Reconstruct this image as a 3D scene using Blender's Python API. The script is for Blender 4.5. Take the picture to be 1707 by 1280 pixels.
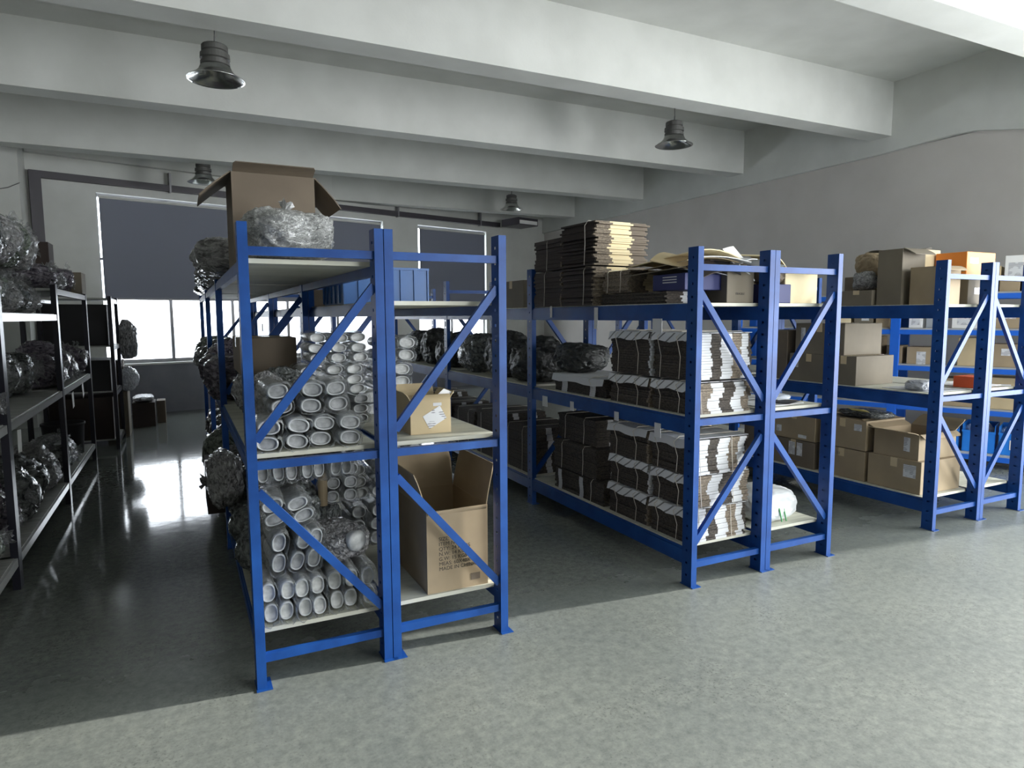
import bpy, bmesh, math, random
from mathutils import Vector, Matrix, noise
for o in list(bpy.data.objects): bpy.data.objects.remove(o, do_unlink=True)
SC = bpy.context.scene
C = SC.collection
PI = math.pi
rnd = random.Random(7)

# ------------------------------------------------------------------ camera
cd = bpy.data.cameras.new('camera'); cam = bpy.data.objects.new('camera', cd); C.objects.link(cam)
cd.sensor_width = 36; cd.sensor_fit = 'HORIZONTAL'; cd.lens = 1111.1/1707*36; cd.clip_start = .05; cd.clip_end = 300
yaw, pit, rol = .4597, .1011, -.005
F = Vector((math.sin(yaw)*math.cos(pit), math.cos(yaw)*math.cos(pit), -math.sin(pit)))
R = Vector((math.cos(yaw), -math.sin(yaw), 0)); U = R.cross(F)
R2 = R*math.cos(rol)+U*math.sin(rol); U2 = -R*math.sin(rol)+U*math.cos(rol)
M = Matrix((R2, U2, -F)).transposed().to_4x4(); M.translation = (0, 0, 1.6107)
cam.matrix_world = M
SC.camera = cam

# ------------------------------------------------------------------ world, lights, exposure
SC.view_settings.view_transform = 'Standard'; SC.view_settings.look = 'None'
SC.view_settings.gamma = 1; SC.view_settings.exposure = 0.12; SC.view_settings.use_curve_mapping = False
W = bpy.data.worlds.new('sky'); SC.world = W; W.use_nodes = True
bg = W.node_tree.nodes['Background']; bg.inputs[0].default_value = (.86, .93, 1, 1); bg.inputs[1].default_value = 8.0

def area(name, loc, aim, sx, sy, power, col, spread=PI):
    l = bpy.data.lights.new(name, 'AREA'); l.shape = 'RECTANGLE'; l.size = sx; l.size_y = sy
    l.energy = power; l.color = col; l.spread = spread
    o = bpy.data.objects.new(name, l); C.objects.link(o); o.location = loc
    o.rotation_euler = (Vector(aim)-Vector(loc)).to_track_quat('-Z', 'Y').to_euler()
    return o
# daylight through the loading door in the right wall (outside the frame), plus a fill lamp added behind the camera to lift the rack fronts
area('door_daylight', (8.8, .1, 1.9), (2.0, 1.0, 1.6), 3.6, 2.9, 370, (1, .985, .95))
area('front_fill', (5.2, -3.9, 2.0), (3.2, 2.9, 1.2), 2.4, 2.6, 150, (1, .985, .96))
sl = bpy.data.lights.new('low_sun', 'SUN'); sl.energy = 9.5; sl.angle = math.radians(1.6); sl.color = (1, .975, .92)
so = bpy.data.objects.new('low_sun', sl); C.objects.link(so); so.location = (12, -1, 4)
so.rotation_euler = Vector((-math.cos(math.radians(7.0)), math.sin(math.radians(7.0)), -math.tan(math.radians(17.5)))).to_track_quat('-Z', 'Y').to_euler()

# ------------------------------------------------------------------ materials
MT = {}
def mat(name, col, rough=.5, metal=0, spec=.5, alpha=1, build=None, coat=0):
    m = bpy.data.materials.new(name); m.use_nodes = True
    nt = m.node_tree; b = nt.nodes['Principled BSDF']
    b.inputs['Base Color'].default_value = (*col, 1); b.inputs['Roughness'].default_value = rough
    b.inputs['Metallic'].default_value = metal; b.inputs['Specular IOR Level'].default_value = spec
    b.inputs['Alpha'].default_value = alpha; b.inputs['Coat Weight'].default_value = coat
    if build: build(nt, b)
    MT[name] = m
    return m
def N(nt, t, **kw):
    n = nt.nodes.new(t)
    for k, v in kw.items():
        if k.startswith('_'): setattr(n, k[1:], v)
        else: n.inputs[k.replace('__', ' ')].default_value = v
    return n
def coords(nt, scale=(1, 1, 1), kind='Object'):
    t = nt.nodes.new('ShaderNodeTexCoord'); mp = nt.nodes.new('ShaderNodeMapping')
    mp.inputs['Scale'].default_value = scale; nt.links.new(t.outputs[kind], mp.inputs[0]); return mp.outputs[0]
def ramp(nt, fac, stops):
    r = nt.nodes.new('ShaderNodeValToRGB'); nt.links.new(fac, r.inputs[0])
    e = r.color_ramp.elements
    while len(e) < len(stops): e.new(.5)
    for i, (p, c) in enumerate(stops):
        e[i].position = p; e[i].color = (*c, 1) if len(c) == 3 else c
    return r.outputs[0]
def noise_col(scale, c1, c2, lo=.35, hi=.65, sc=(1, 1, 1), detail=4, bump=0, bscale=None, dist=.01, rr=None, kind='Object'):
    def f(nt, b):
        co = coords(nt, sc, kind)
        n = N(nt, 'ShaderNodeTexNoise', Scale=scale, Detail=detail); nt.links.new(co, n.inputs['Vector'])
        nt.links.new(ramp(nt, n.outputs[0], [(lo, c1), (hi, c2)]), b.inputs['Base Color'])
        if rr: nt.links.new(ramp(nt, n.outputs[0], [(lo, (rr[0],)*3), (hi, (rr[1],)*3)]), b.inputs['Roughness'])
        if bump:
            n2 = N(nt, 'ShaderNodeTexNoise', Scale=bscale or scale*3, Detail=3); nt.links.new(co, n2.inputs['Vector'])
            bp = N(nt, 'ShaderNodeBump', Strength=bump, Distance=dist); nt.links.new(n2.outputs[0], bp.inputs['Height'])
            nt.links.new(bp.outputs[0], b.inputs['Normal'])
    return f

def floor_build(nt, b):
    co = coords(nt)
    n1 = N(nt, 'ShaderNodeTexNoise', Scale=1.3, Detail=6, Roughness=.65); nt.links.new(co, n1.inputs['Vector'])
    n2 = N(nt, 'ShaderNodeTexNoise', Scale=22, Detail=5, Roughness=.75); nt.links.new(co, n2.inputs['Vector'])
    n3 = N(nt, 'ShaderNodeTexNoise', Scale=72, Detail=4, Roughness=.7); nt.links.new(co, n3.inputs['Vector'])
    c1 = ramp(nt, n1.outputs[0], [(.3, (.135, .15, .14)), (.7, (.20, .215, .195))])
    c2 = ramp(nt, n2.outputs[0], [(.3, (.66, .67, .68)), (.52, (1, 1, 1)), (.72, (1.28, 1.28, 1.22))])
    # pits, clustered where the surface is worn
    n5 = N(nt, 'ShaderNodeTexNoise', Scale=2.6, Detail=3); nt.links.new(co, n5.inputs['Vector'])
    ad = N(nt, 'ShaderNodeMath', _operation='MULTIPLY_ADD'); ad.inputs[1].default_value = -.35; nt.links.new(n5.outputs[0], ad.inputs[0]); nt.links.new(n3.outputs[0], ad.inputs[2])
    c3 = ramp(nt, ad.outputs[0], [(.12, (.35, .36, .35)), (.20, (.88, .88, .88)), (.33, (1, 1, 1)), (.50, (1.05, 1.05, 1.05)), (.58, (1.5, 1.5, 1.4))])
    m1 = N(nt, 'ShaderNodeMix', _data_type='RGBA', _blend_type='MULTIPLY'); m1.inputs[0].default_value = 1
    nt.links.new(c1, m1.inputs[6]); nt.links.new(c2, m1.inputs[7])
    m2 = N(nt, 'ShaderNodeMix', _data_type='RGBA', _blend_type='MULTIPLY'); m2.inputs[0].default_value = 1
    nt.links.new(m1.outputs[2], m2.inputs[6]); nt.links.new(c3, m2.inputs[7])
    # sparse pale paint drips
    v = N(nt, 'ShaderNodeTexNoise', Scale=16, Detail=6, Roughness=.8, Distortion=.6); nt.links.new(co, v.inputs['Vector'])
    d = ramp(nt, v.outputs[0], [(.0, (0, 0, 0)), (.70, (0, 0, 0)), (.715, (1, 1, 1))])
    m3 = N(nt, 'ShaderNodeMix', _data_type='RGBA', _blend_type='MIX'); nt.links.new(d, m3.inputs[0])
    nt.links.new(m2.outputs[2], m3.inputs[6]); m3.inputs[7].default_value = (.60, .62, .58, 1)
    nt.links.new(m3.outputs[2], b.inputs['Base Color'])
    # scuffed and dusty in the open hall, still polished in the narrow aisles
    sp = nt.nodes.new('ShaderNodeSeparateXYZ'); nt.links.new(co, sp.inputs[0])
    ma = N(nt, 'ShaderNodeMath', _operation='MULTIPLY_ADD'); ma.inputs[1].default_value = 1.1; nt.links.new(n1.outputs[0], ma.inputs[0]); nt.links.new(sp.outputs['Y'], ma.inputs[2])
    mr = N(nt, 'ShaderNodeMapRange'); mr.inputs[1].default_value = 2.2; mr.inputs[2].default_value = 5.2; mr.inputs[3].default_value = .52; mr.inputs[4].default_value = .085
    nt.links.new(ma.outputs[0], mr.inputs[0]); nt.links.new(mr.outputs[0], b.inputs['Roughness'])
    n4 = N(nt, 'ShaderNodeTexNoise', Scale=9, Detail=4); nt.links.new(co, n4.inputs['Vector'])
    bp = N(nt, 'ShaderNodeBump', Strength=.16, Distance=.003); nt.links.new(n4.outputs[0], bp.inputs['Height'])
    nt.links.new(bp.outputs[0], b.inputs['Normal'])
mat('concrete', (.3, .3, .3), .2, build=floor_build, spec=.5)
mat('plaster', (.62, .63, .60), .85, build=noise_col(2, (.56, .57, .54), (.62, .63, .60), bump=.08, bscale=40))
mat('plaster_warm', (.5, .48, .46), .85, build=noise_col(2, (.53, .505, .475), (.57, .545, .515), bump=.08, bscale=40))
mat('dado_paint', (.16, .165, .2), .55, build=noise_col(3, (.19, .195, .235), (.235, .24, .275)))
mat('pipe_paint', (.05, .045, .055), .45)
mat('window_metal', (.25, .25, .26), .4, metal=.3)
def blind_build(nt, b):
    tr = N(nt, 'ShaderNodeBsdfTranslucent'); tr.inputs[0].default_value = (.75, .8, 1, 1)
    mx = N(nt, 'ShaderNodeMixShader'); mx.inputs[0].default_value = .05
    out = nt.nodes['Material Output']; nt.links.new(b.outputs[0], mx.inputs[1]); nt.links.new(tr.outputs[0], mx.inputs[2]); nt.links.new(mx.outputs[0], out.inputs[0])
mat('blind_fabric', (.20, .21, .25), .8, build=blind_build)
def glass_build(nt, b):
    t = N(nt, 'ShaderNodeBsdfTransparent'); g = N(nt, 'ShaderNodeBsdfGlossy'); g.inputs['Roughness'].default_value = .02
    mx = N(nt, 'ShaderNodeMixShader'); mx.inputs[0].default_value = .06
    out = nt.nodes['Material Output']; nt.links.new(t.outputs[0], mx.inputs[1]); nt.links.new(g.outputs[0], mx.inputs[2]); nt.links.new(mx.outputs[0], out.inputs[0])
mat('glass', (1, 1, 1), build=glass_build)
mat('rack_blue', (.022, .095, .42), .4, spec=.25, build=noise_col(6, (.006, .043, .19), (.010, .066, .265), bump=.05, bscale=60, dist=.002))
mat('rack_bright_blue', (.014, .13, .62), .35)
mat('rack_dark', (.02, .02, .03), .3, metal=.2)
mat('board_cream', (.55, .55, .46), .55, build=noise_col(4, (.48, .48, .40), (.62, .62, .52), sc=(.4, 8, 1)))
mat('board_grey', (.42, .43, .40), .45, build=noise_col(4, (.34, .35, .33), (.5, .51, .48), sc=(.4, 8, 1)))
mat('beam_grey', (.42, .43, .42), .3, coat=.3)
mat('galvanised', (.6, .6, .6), .3, metal=.8)
mat('lamp_housing', (.10, .10, .095), .5, metal=.3)
mat('lamp_reflector', (.72, .72, .70), .22, metal=1)
mat('cord', (.12, .12, .12), .6)
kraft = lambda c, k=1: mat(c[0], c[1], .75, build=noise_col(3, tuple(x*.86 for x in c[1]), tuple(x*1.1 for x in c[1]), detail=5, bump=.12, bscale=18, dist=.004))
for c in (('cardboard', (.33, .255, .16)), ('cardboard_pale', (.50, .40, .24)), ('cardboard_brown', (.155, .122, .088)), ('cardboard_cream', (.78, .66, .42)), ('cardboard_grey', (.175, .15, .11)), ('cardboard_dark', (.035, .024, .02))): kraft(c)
mat('tape', (.60, .48, .30), .2, coat=.5)
mat('tape_brown', (.30, .2, .12), .25)
mat('orange_card', (.85, .27, .04), .55)
mat('yellow_card', (.78, .66, .22), .55)
mat('white_card', (.8, .8, .78), .55)
mat('red_card', (.8, .12, .03), .5)
mat('ink', (.03, .028, .025), .7)
mat('blue_ink', (.012, .018, .11), .6)
mat('bright_edge', (.8, .68, .42), .7)
mat('liner_white', (.58, .59, .60), .6)
mat('corrugate_dark', (.13, .105, .085), .85, build=noise_col(60, (.025, .021, .018), (.085, .07, .055), sc=(1, 1, 3)))
mat('corrugate_mid', (.24, .20, .15), .85, build=noise_col(60, (.11, .09, .07), (.27, .22, .16), sc=(1, 1, 3)))
mat('twine', (.62, .58, .5), .8)
def hatch_build(nt, b):
    co = coords(nt, (1, 1, 1))
    w = N(nt, 'ShaderNodeTexWave', Scale=7, Distortion=1.2); w.bands_direction = 'DIAGONAL'; nt.links.new(co, w.inputs['Vector'])
    nt.links.new(ramp(nt, w.outputs[0], [(.0, (.12, .12, .12)), (.14, (.66, .67, .68))]), b.inputs['Base Color'])
mat('slit_cover', (.7, .7, .7), .6, build=hatch_build)
def label_build(nt, b):
    co = coords(nt, (1, 1, 1))
    w = N(nt, 'ShaderNodeTexWave', Scale=28, Distortion=0); w.bands_direction = 'Z'; nt.links.new(co, w.inputs['Vector'])
    n = N(nt, 'ShaderNodeTexNoise', Scale=18, Detail=1); nt.links.new(co, n.inputs['Vector'])
    m = N(nt, 'ShaderNodeMath', _operation='MULTIPLY'); nt.links.new(ramp(nt, w.outputs[0], [(.55, (0, 0, 0)), (.7, (1, 1, 1))]), m.inputs[0]); nt.links.new(ramp(nt, n.outputs[0], [(.47, (0, 0, 0)), (.53, (1, 1, 1))]), m.inputs[1])
    nt.links.new(ramp(nt, m.outputs[0], [(0, (.66, .67, .68)), (1, (.22, .22, .24))]), b.inputs['Base Color'])
mat('printed_label', (.8, .8, .8), .5, build=label_build)
# plastics
def crumple(c1, c2, scale, strength, dist, aedge=None):
    def f(nt, b):
        co = coords(nt)
        n = N(nt, 'ShaderNodeTexNoise', Scale=scale, Detail=5, Roughness=.6, Distortion=1.2); nt.links.new(co, n.inputs['Vector'])
        nt.links.new(ramp(nt, n.outputs[0], [(.36, c1), (.62, c2)]), b.inputs['Base Color'])
        v = N(nt, 'ShaderNodeTexVoronoi', Scale=scale*1.8, _feature='DISTANCE_TO_EDGE')
        mx = N(nt, 'ShaderNodeMix', _data_type='RGBA'); mx.inputs[0].default_value = .12
        nt.links.new(co, mx.inputs[6]); nt.links.new(n.outputs['Color'], mx.inputs[7]); nt.links.new(mx.outputs[2], v.inputs['Vector'])
        bp = N(nt, 'ShaderNodeBump', Strength=strength, Distance=dist); nt.links.new(v.outputs['Distance'], bp.inputs['Height'])
        bp2 = N(nt, 'ShaderNodeBump', Strength=strength*.6, Distance=dist); nt.links.new(n.outputs[0], bp2.inputs['Height']); nt.links.new(bp.outputs[0], bp2.inputs['Normal'])
        nt.links.new(bp2.outputs[0], b.inputs['Normal'])
        if aedge:
            lw = N(nt, 'ShaderNodeLayerWeight', Blend=.35); nt.links.new(bp2.outputs[0], lw.inputs['Normal'])
            nt.links.new(ramp(nt, lw.outputs['Facing'], [(.1, (aedge[0],)*3), (.9, (aedge[1],)*3)]), b.inputs['Alpha'])
    return f
mat('bag_dark', (.06, .07, .07), .2, coat=.6, build=crumple((.035, .04, .042), (.24, .26, .255), 7, 1, .03))
mat('bag_matte', (.03, .03, .03), .45, build=crumple((.015, .016, .017), (.08, .085, .08), 5, .8, .02))
mat('bag_green', (.08, .11, .08), .2, coat=.6, build=crumple((.04, .055, .045), (.30, .35, .29), 7, 1, .03))
mat('bag_grey', (.25, .25, .26), .22, coat=.6, build=crumple((.14, .14, .145), (.58, .58, .59), 8, 1, .03))
mat('bag_plum', (.06, .05, .08), .2, coat=.6, build=crumple((.04, .035, .055), (.28, .25, .3), 7, 1, .03))
mat('bag_white', (.7, .72, .75), .3, coat=.3, build=crumple((.55, .57, .62), (.82, .84, .88), 5, .9, .03))
mat('bubble_wrap', (.7, .71, .7), .2, coat=.6, build=crumple((.45, .46, .46), (.86, .87, .86), 16, 1, .02))
mat('clear_film', (.75, .78, .78), .12, coat=.5, build=crumple((.6, .63, .63), (.9, .92, .92), 14, 1, .012, (.10, .75)))
mat('loose_film', (.62, .64, .66), .12, coat=.6, build=crumple((.5, .52, .54), (.8, .82, .84), 7, 1, .02, (.22, .75)))
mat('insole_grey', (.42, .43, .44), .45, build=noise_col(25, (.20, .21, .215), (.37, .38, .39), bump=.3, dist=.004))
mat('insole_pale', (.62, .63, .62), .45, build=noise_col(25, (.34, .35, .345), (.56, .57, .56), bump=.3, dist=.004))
mat('stack_rim', (.46, .48, .49), .25, coat=.5)
mat('sack_white', (.8, .82, .8), .5, build=noise_col(4, (.72, .74, .73), (.88, .9, .88), bump=.3, bscale=9, dist=.02))
mat('green_stripe', (.05, .3, .08), .5)
mat('black_cloth', (.018, .018, .02), .7)
mat('crate_blue', (.012, .10, .32), .4)
mat('crate_bright', (.02, .22, .75), .35)
mat('pale_film', (.5, .55, .6), .2, alpha=.6)
mat('facade', (.75, .75, .75), .9); mat('facade_glass', (.30, .33, .36), .3)

# ------------------------------------------------------------------ mesh helpers
class MB:
    def __init__(s): s.v = []; s.f = []; s.m = []; s.mats = []
    def mi(s, m):
        if m not in s.mats: s.mats.append(m)
        return s.mats.index(m)
    def add(s, vs, fs, m, T=None):
        b = len(s.v); k = s.mi(m)
        s.v += [tuple(T @ Vector(v)) if T else tuple(v) for v in vs]
        for f in fs: s.f.append([b+i for i in f]); s.m.append(k)
    def box(s, x0, x1, y0, y1, z0, z1, m, T=None):
        s.add([(x0, y0, z0), (x1, y0, z0), (x1, y1, z0), (x0, y1, z0), (x0, y0, z1), (x1, y0, z1), (x1, y1, z1), (x0, y1, z1)],
              [(0, 3, 2, 1), (4, 5, 6, 7), (0, 1, 5, 4), (1, 2, 6, 5), (2, 3, 7, 6), (3, 0, 4, 7)], m, T)
        return s
    def quad8(s, a, b, m):      # hexahedron from two quads of 4 points
        s.add(list(a)+list(b), [(0, 3, 2, 1), (4, 5, 6, 7), (0, 1, 5, 4), (1, 2, 6, 5), (2, 3, 7, 6), (3, 0, 4, 7)], m)
        return s
    def bar(s, p, q, w, t, m, up=(0, 1, 0)):    # rectangular bar from p to q, t along 'up'
        p = Vector(p); q = Vector(q); d = (q-p).normalized(); u = Vector(up); sd = d.cross(u).normalized(); u = sd.cross(d)
        o = [(-w/2, -t/2), (w/2, -t/2), (w/2, t/2), (-w/2, t/2)]
        return s.quad8([p+sd*a+u*b for a, b in o], [q+sd*a+u*b for a, b in o], m)
    def tube(s, pts, r, m, n=6, radii=None):
        pts = [Vector(p) for p in pts]; rings = []
        for i, p in enumerate(pts):
            d = (pts[min(i+1, len(pts)-1)]-pts[max(i-1, 0)]).normalized()
            u = Vector((0, 0, 1)) if abs(d.z) < .9 else Vector((1, 0, 0)); a = d.cross(u).normalized(); b = d.cross(a)
            rr = radii[i] if radii else r
            rings.append([p+a*rr*math.cos(2*PI*k/n)+b*rr*math.sin(2*PI*k/n) for k in range(n)])
        vs = [v for rg in rings for v in rg]; fs = []
        for i in range(len(pts)-1):
            for k in range(n): fs.append((i*n+k, i*n+(k+1) % n, (i+1)*n+(k+1) % n, (i+1)*n+k))
        fs.append(tuple(range(n-1, -1, -1))); fs.append(tuple((len(pts)-1)*n+k for k in range(n)))
        s.add(vs, fs, m); return s
    def lathe(s, prof, m, n=28):
        vs = [(r*math.cos(2*PI*k/n), r*math.sin(2*PI*k/n), z) for r, z in prof for k in range(n)]; fs = []
        for i in range(len(prof)-1):
            for k in range(n): fs.append((i*n+k, i*n+(k+1) % n, (i+1)*n+(k+1) % n, (i+1)*n+k))
        s.add(vs, fs, m); return s
    def build(s, name, parent=None, loc=None, rz=0, smooth=False, bevel=0):
        me = bpy.data.meshes.new(name); me.from_pydata(s.v, [], s.f); me.update()
        for m in s.mats: me.materials.append(MT[m])
        me.polygons.foreach_set('material_index', s.m)
        if smooth: me.polygons.foreach_set('use_smooth', [True]*len(me.polygons))
        o = bpy.data.objects.new(name, me); C.objects.link(o)
        if parent: o.parent = parent
        if loc: o.location = loc
        o.rotation_euler.z = rz
        if bevel:
            b = o.modifiers.new('bevel', 'BEVEL'); b.width = bevel; b.segments = 2; b.limit_method = 'ANGLE'
        return o
def tag(o, label, cat, group=None):
    if len(label.split()) > 16: label = ' '.join(w for w in label.split() if w not in ('the', 'The', 'its'))
    if len(label.split()) > 16: print('LONG', len(label.split()), label)
    o['label'] = label; o['category'] = cat
    if group: o['group'] = group
    return o
def empty(name, loc, rz=0):
    o = bpy.data.objects.new(name, None); C.objects.link(o); o.location = loc; o.rotation_euler.z = rz; o.empty_display_size = .1
    return o
def struct(name, b, **k):
    o = b.build(name, **k); o['kind'] = 'structure'; return o
KIDS = {}
def copy_tree(o, parent=None):
    c = o.copy(); C.objects.link(c)
    if parent: c.parent = parent
    for ch in [x for x in ALLKIDS(o)]: copy_tree(ch, c)
    return c
def ALLKIDS(o): return [x for x in list(bpy.data.objects) if x.parent == o]

# ------------------------------------------------------------------ building shell
BX, BY, BA = -1.1, 12.62, math.atan2(2.25, 8.7)      # the window wall stands at a slant to the racks
def wx(s, t=0, z=0):     # s along the window wall, t into the room (negative = outside)
    d = Vector((math.cos(BA), math.sin(BA), 0)); n = Vector((d.y, -d.x, 0))
    return Vector((BX, BY, 0)) + d*s + n*t + Vector((0, 0, z))
TW = Matrix.Translation((BX, BY, 0)) @ Matrix.Rotation(BA, 4, 'Z')   # local x along wall, local -y into the room
XL, XR, YN, H = -2.6, 8.4, -4.0, 4.57
XW = -9.5  # hall stretched left out of view to weaken the sun's bounce
b = MB(); b.box(XW-.2, XR+.4, YN-.2, 16.2, -.12, 0, 'concrete'); struct('floor', b)
b = MB(); b.box(XW-.2, XR+.3, YN-.2, 16.2, H, H+.15, 'plaster'); struct('ceiling', b)
b = MB(); b.box(XL-.2, XL, 4.2, 12.6, 0, H, 'plaster'); b.box(XW, XL-.2, 4.2, 4.4, 0, H, 'plaster'); struct('wall_left', b)
b = MB(); b.box(XW-.2, XW, YN, 4.4, 0, H, 'plaster_warm'); struct('wall_added_far_left', b)  # unseen wall, set far out so sun bounce stays off the racks
b = MB(); b.box(XW, 3.8, YN-.2, YN, 0, H, 'plaster_warm'); b.box(6.5, XR+.2, YN-.2, YN, 0, H, 'plaster'); b.box(3.8, 6.5, YN-.2, YN, 3.4, H, 'plaster'); struct('wall_front', b)
b = MB()
b.box(XR, XR+.2, 2.4, 15.4, 0, 3.72, 'plaster_warm'); b.box(XR, XR+.2, YN, -2.6, 0, 3.72, 'plaster_warm'); b.box(XR, XR+.2, -2.6, 2.4, 3.45, 3.72, 'plaster_warm')
struct('wall_right', b)
# long beam over the right wall, its underside dropping in a haunch towards the door
b = MB()
prof = [(15.4, 3.70), (5.9, 3.70), (5.4, 3.72), (5.0, 3.735), (4.75, 3.72), (4.4, 3.65), (4.0, 3.56), (3.2, 3.4), (2.2, 3.35), (-3.9, 3.35)]
for (ya, za), (yb, zb) in zip(prof, prof[1:]):
    b.quad8([(8.33, yb, zb), (XR+.18, yb, zb), (XR+.18, ya, za), (8.33, ya, za)], [(8.33, yb, H), (XR+.18, yb, H), (XR+.18, ya, H), (8.33, ya, H)], 'plaster')
struct('trim_1', b)
k = 2
for y0, y1, xa in ((3.23, 3.55, XW), (5.77, 6.07, XL), (8.30, 8.6, XL), (10.93, 11.23, XL), (13.5, 13.8, 2.5), (.6, .92, XW), (-2.0, -1.7, XW)):
    b = MB(); b.box(xa, 8.36, y0, y1, 3.9, H, 'plaster'); struct('trim_%d' % k, b); k += 1
# window wall
w1, w2 = (0.0, 5.16), (6.02, 7.92)
ws = [w1, w2]; zs, zt = .86, 3.60
b = MB()
def wall_seg(s0, s1, z0, z1, m): b.box(s0, s1, 0, .24, z0, z1, m, TW)
for s0, s1 in ((-1.6, w1[0]), (w1[1], w2[0]), (w2[1], 10.1)):
    wall_seg(s0, s1, .86, H, 'plaster'); wall_seg(s0, s1, 0, .86, 'dado_paint')
for s0, s1 in ws:
    wall_seg(s0, s1, zt, H, 'plaster'); wall_seg(s0, s1, 0, zs-.03, 'dado_paint')
struct('wall_back', b)
b = MB(); b.box(-.9, 9.9, -.12, 0, 4.08, H-.001, 'plaster', TW); struct('trim_12', b)
for i, (s0, s1) in enumerate(ws):
    b = MB()
    b.box(s0-.03, s1+.03, -.05, .2, zs-.03, zs, 'white_card', TW)                      # sill
    fr = 'window_metal'
    b.box(s0, s1, .10, .16, zs, zs+.06, fr, TW); b.box(s0, s1, .10, .16, zt-.05, zt, fr, TW)
    n = max(2, round((s1-s0)/1.0)); 
    for q in range(n+1):
        x = s0+(s1-s0)*q/n; b.box(max(s0, x-.025), min(s1, x+.025), .10, .16, zs, zt, fr, TW)
    b.box(s0, s1, .11, .15, 2.55, 2.59, fr, TW)
    w = struct('window_%d' % (i+1), b)
    g = MB(); g.box(s0+.02, s1-.02, .128, .132, zs+.05, zt-.04, 'glass', TW); g.build('pane', w)
    h = MB(); h.box((s0+s1)/2-.01, (s0+s1)/2+.01, .07, .10, 1.35, 1.5, fr, TW); h.build('window_handle', w)
# roller blinds hang in front of the windows, leaving a bright slit above and at the side
def blind(s0, s1, zlow, label):
    r = empty('roller_blind', wx(s0, .03, zlow), BA)
    b = MB(); b.box(0, s1-s0, -.006, 0, 0, zt-.09-zlow, 'blind_fabric'); b.build('blind_sheet', r)
    b = MB(); b.box(0, s1-s0, -.014, .006, -.02, .006, 'window_metal'); b.build('bottom_bar', r)
    b = MB(); b.box(0, s1-s0, -.03, .02, zt-.09-zlow, zt-.05-zlow, 'plaster'); b.build('roller_tube', r)
    tag(r, label, 'blind', None)
blind(.03, 5.08, 1.93, 'wide grey-blue roller blind pulled over the left window')
blind(6.04, 7.84, 1.93, 'narrower grey-blue roller blind pulled over the right window')
# column on the left, pipes
b = MB(); b.box(XL, -1.97, 11.9, 12.5, 0, H, 'plaster'); struct('trim_13', b)
r = empty('dark_duct', wx(-.85, .04, 3.77), BA)
b = MB(); b.box(-.02, 9.1, -.09, 0, -.05, .05, 'pipe_paint'); b.build('horizontal_run', r)
b = MB(); b.box(-.02, .13, -.09, 0, -3.0, -.05, 'pipe_paint'); b.build('downpipe', r)
for i in range(4): 
    b = MB(); q = 1.9+2.2*i; b.box(q, q+.03, -.1, 0, -.07, .25, 'window_metal'); b.build('bracket', r)
tag(r, 'dark square duct running along and down the window wall', 'duct')
r = empty('duct_elbow', wx(8.15, .30, 3.70), BA)
b = MB(); b.box(0, .6, -.6, 0, 0, .16, 'pipe_paint'); b.box(.03, .57, -.61, -.6, .02, .1, 'white_card'); b.build('elbow_body', r)
tag(r, 'short dark boxed duct end beside the tall carton stack under the far beam', 'duct')
# wire on the column
b = MB(); b.tube([(-1.96, 11.89, 3.55), (-2.1, 11.88, 3.47), (-2.3, 11.88, 3.42), (-2.5, 11.88, 3.44)], .006, 'cord', 5); tag(b.build('hanging_wire'), 'thin dark wire sagging across the column by the left wall', 'wire')
# building across the yard
r = empty('factory_block', (-6, 34, 0))
b = MB(); b.box(-10, 30, 0, 6, -1, 1.9, 'facade'); b.build('facade_wall', r)
for i in range(12):
    b = MB(); b.box(-6+i*1.9, -6+i*1.9+1.1, -.03, 0, -.1, 1.2, 'facade_glass'); b.build('facade_window', r)
tag(r, 'pale building across the yard, washed out behind the left window glass', 'building')

# ------------------------------------------------------------------ high-bay lamps
def make_lamp():
    r = empty('high_bay_lamp', (0, 0, 0))
    b = MB(); b.lathe([(.0, .245), (.06, .245), (.065, .235), (.085, .235), (.09, .228), (.09, .195), (.078, .19), (.078, .18), (.10, .175), (.102, .14), (.085, .135), (.085, .122), (.10, .118), (.10, .098), (0, .098)], 'lamp_housing'); b.build('lamp_housing', r)
    b = MB(); b.lathe([(.088, .098), (.105, .085), (.115, .06), (.145, .03), (.19, .004), (.198, 0), (.198, -.004), (.188, .002), (.14, .026), (.108, .058), (.098, .08), (.08, .09), (0, .092)], 'lamp_reflector'); b.build('reflector', r, smooth=True)
    b = MB(); b.tube([(0, 0, .24), (.004, 0, .30)], .006, 'cord', 6); b.tube([(.004, 0, .30), (0, 0, .6), (0, 0, .74)], .004, 'cord', 6); b.build('cord', r)
    return r
lamps = [((.37, 6.32, 3.60), 'bell-shaped high-bay lamp hanging large at the upper left, nearest of all'),
         ((5.56, 6.70, 3.70), 'bell-shaped high-bay lamp hanging at the right below the wide beam'),
         ((.43, 11.5, 3.68), 'faint high-bay lamp far back above the open carton on the left rack'),
         ((6.05, 12.2, 3.74), 'small far high-bay lamp above the middle of the window wall')]
L0 = make_lamp()
for i, (p, lb) in enumerate(lamps):
    o = L0 if i == 0 else copy_tree(L0); o.location = p; o.scale = (1.16,)*3; tag(o, lb, 'lamp', 'high-bay lamps hanging from the ceiling')

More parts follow.
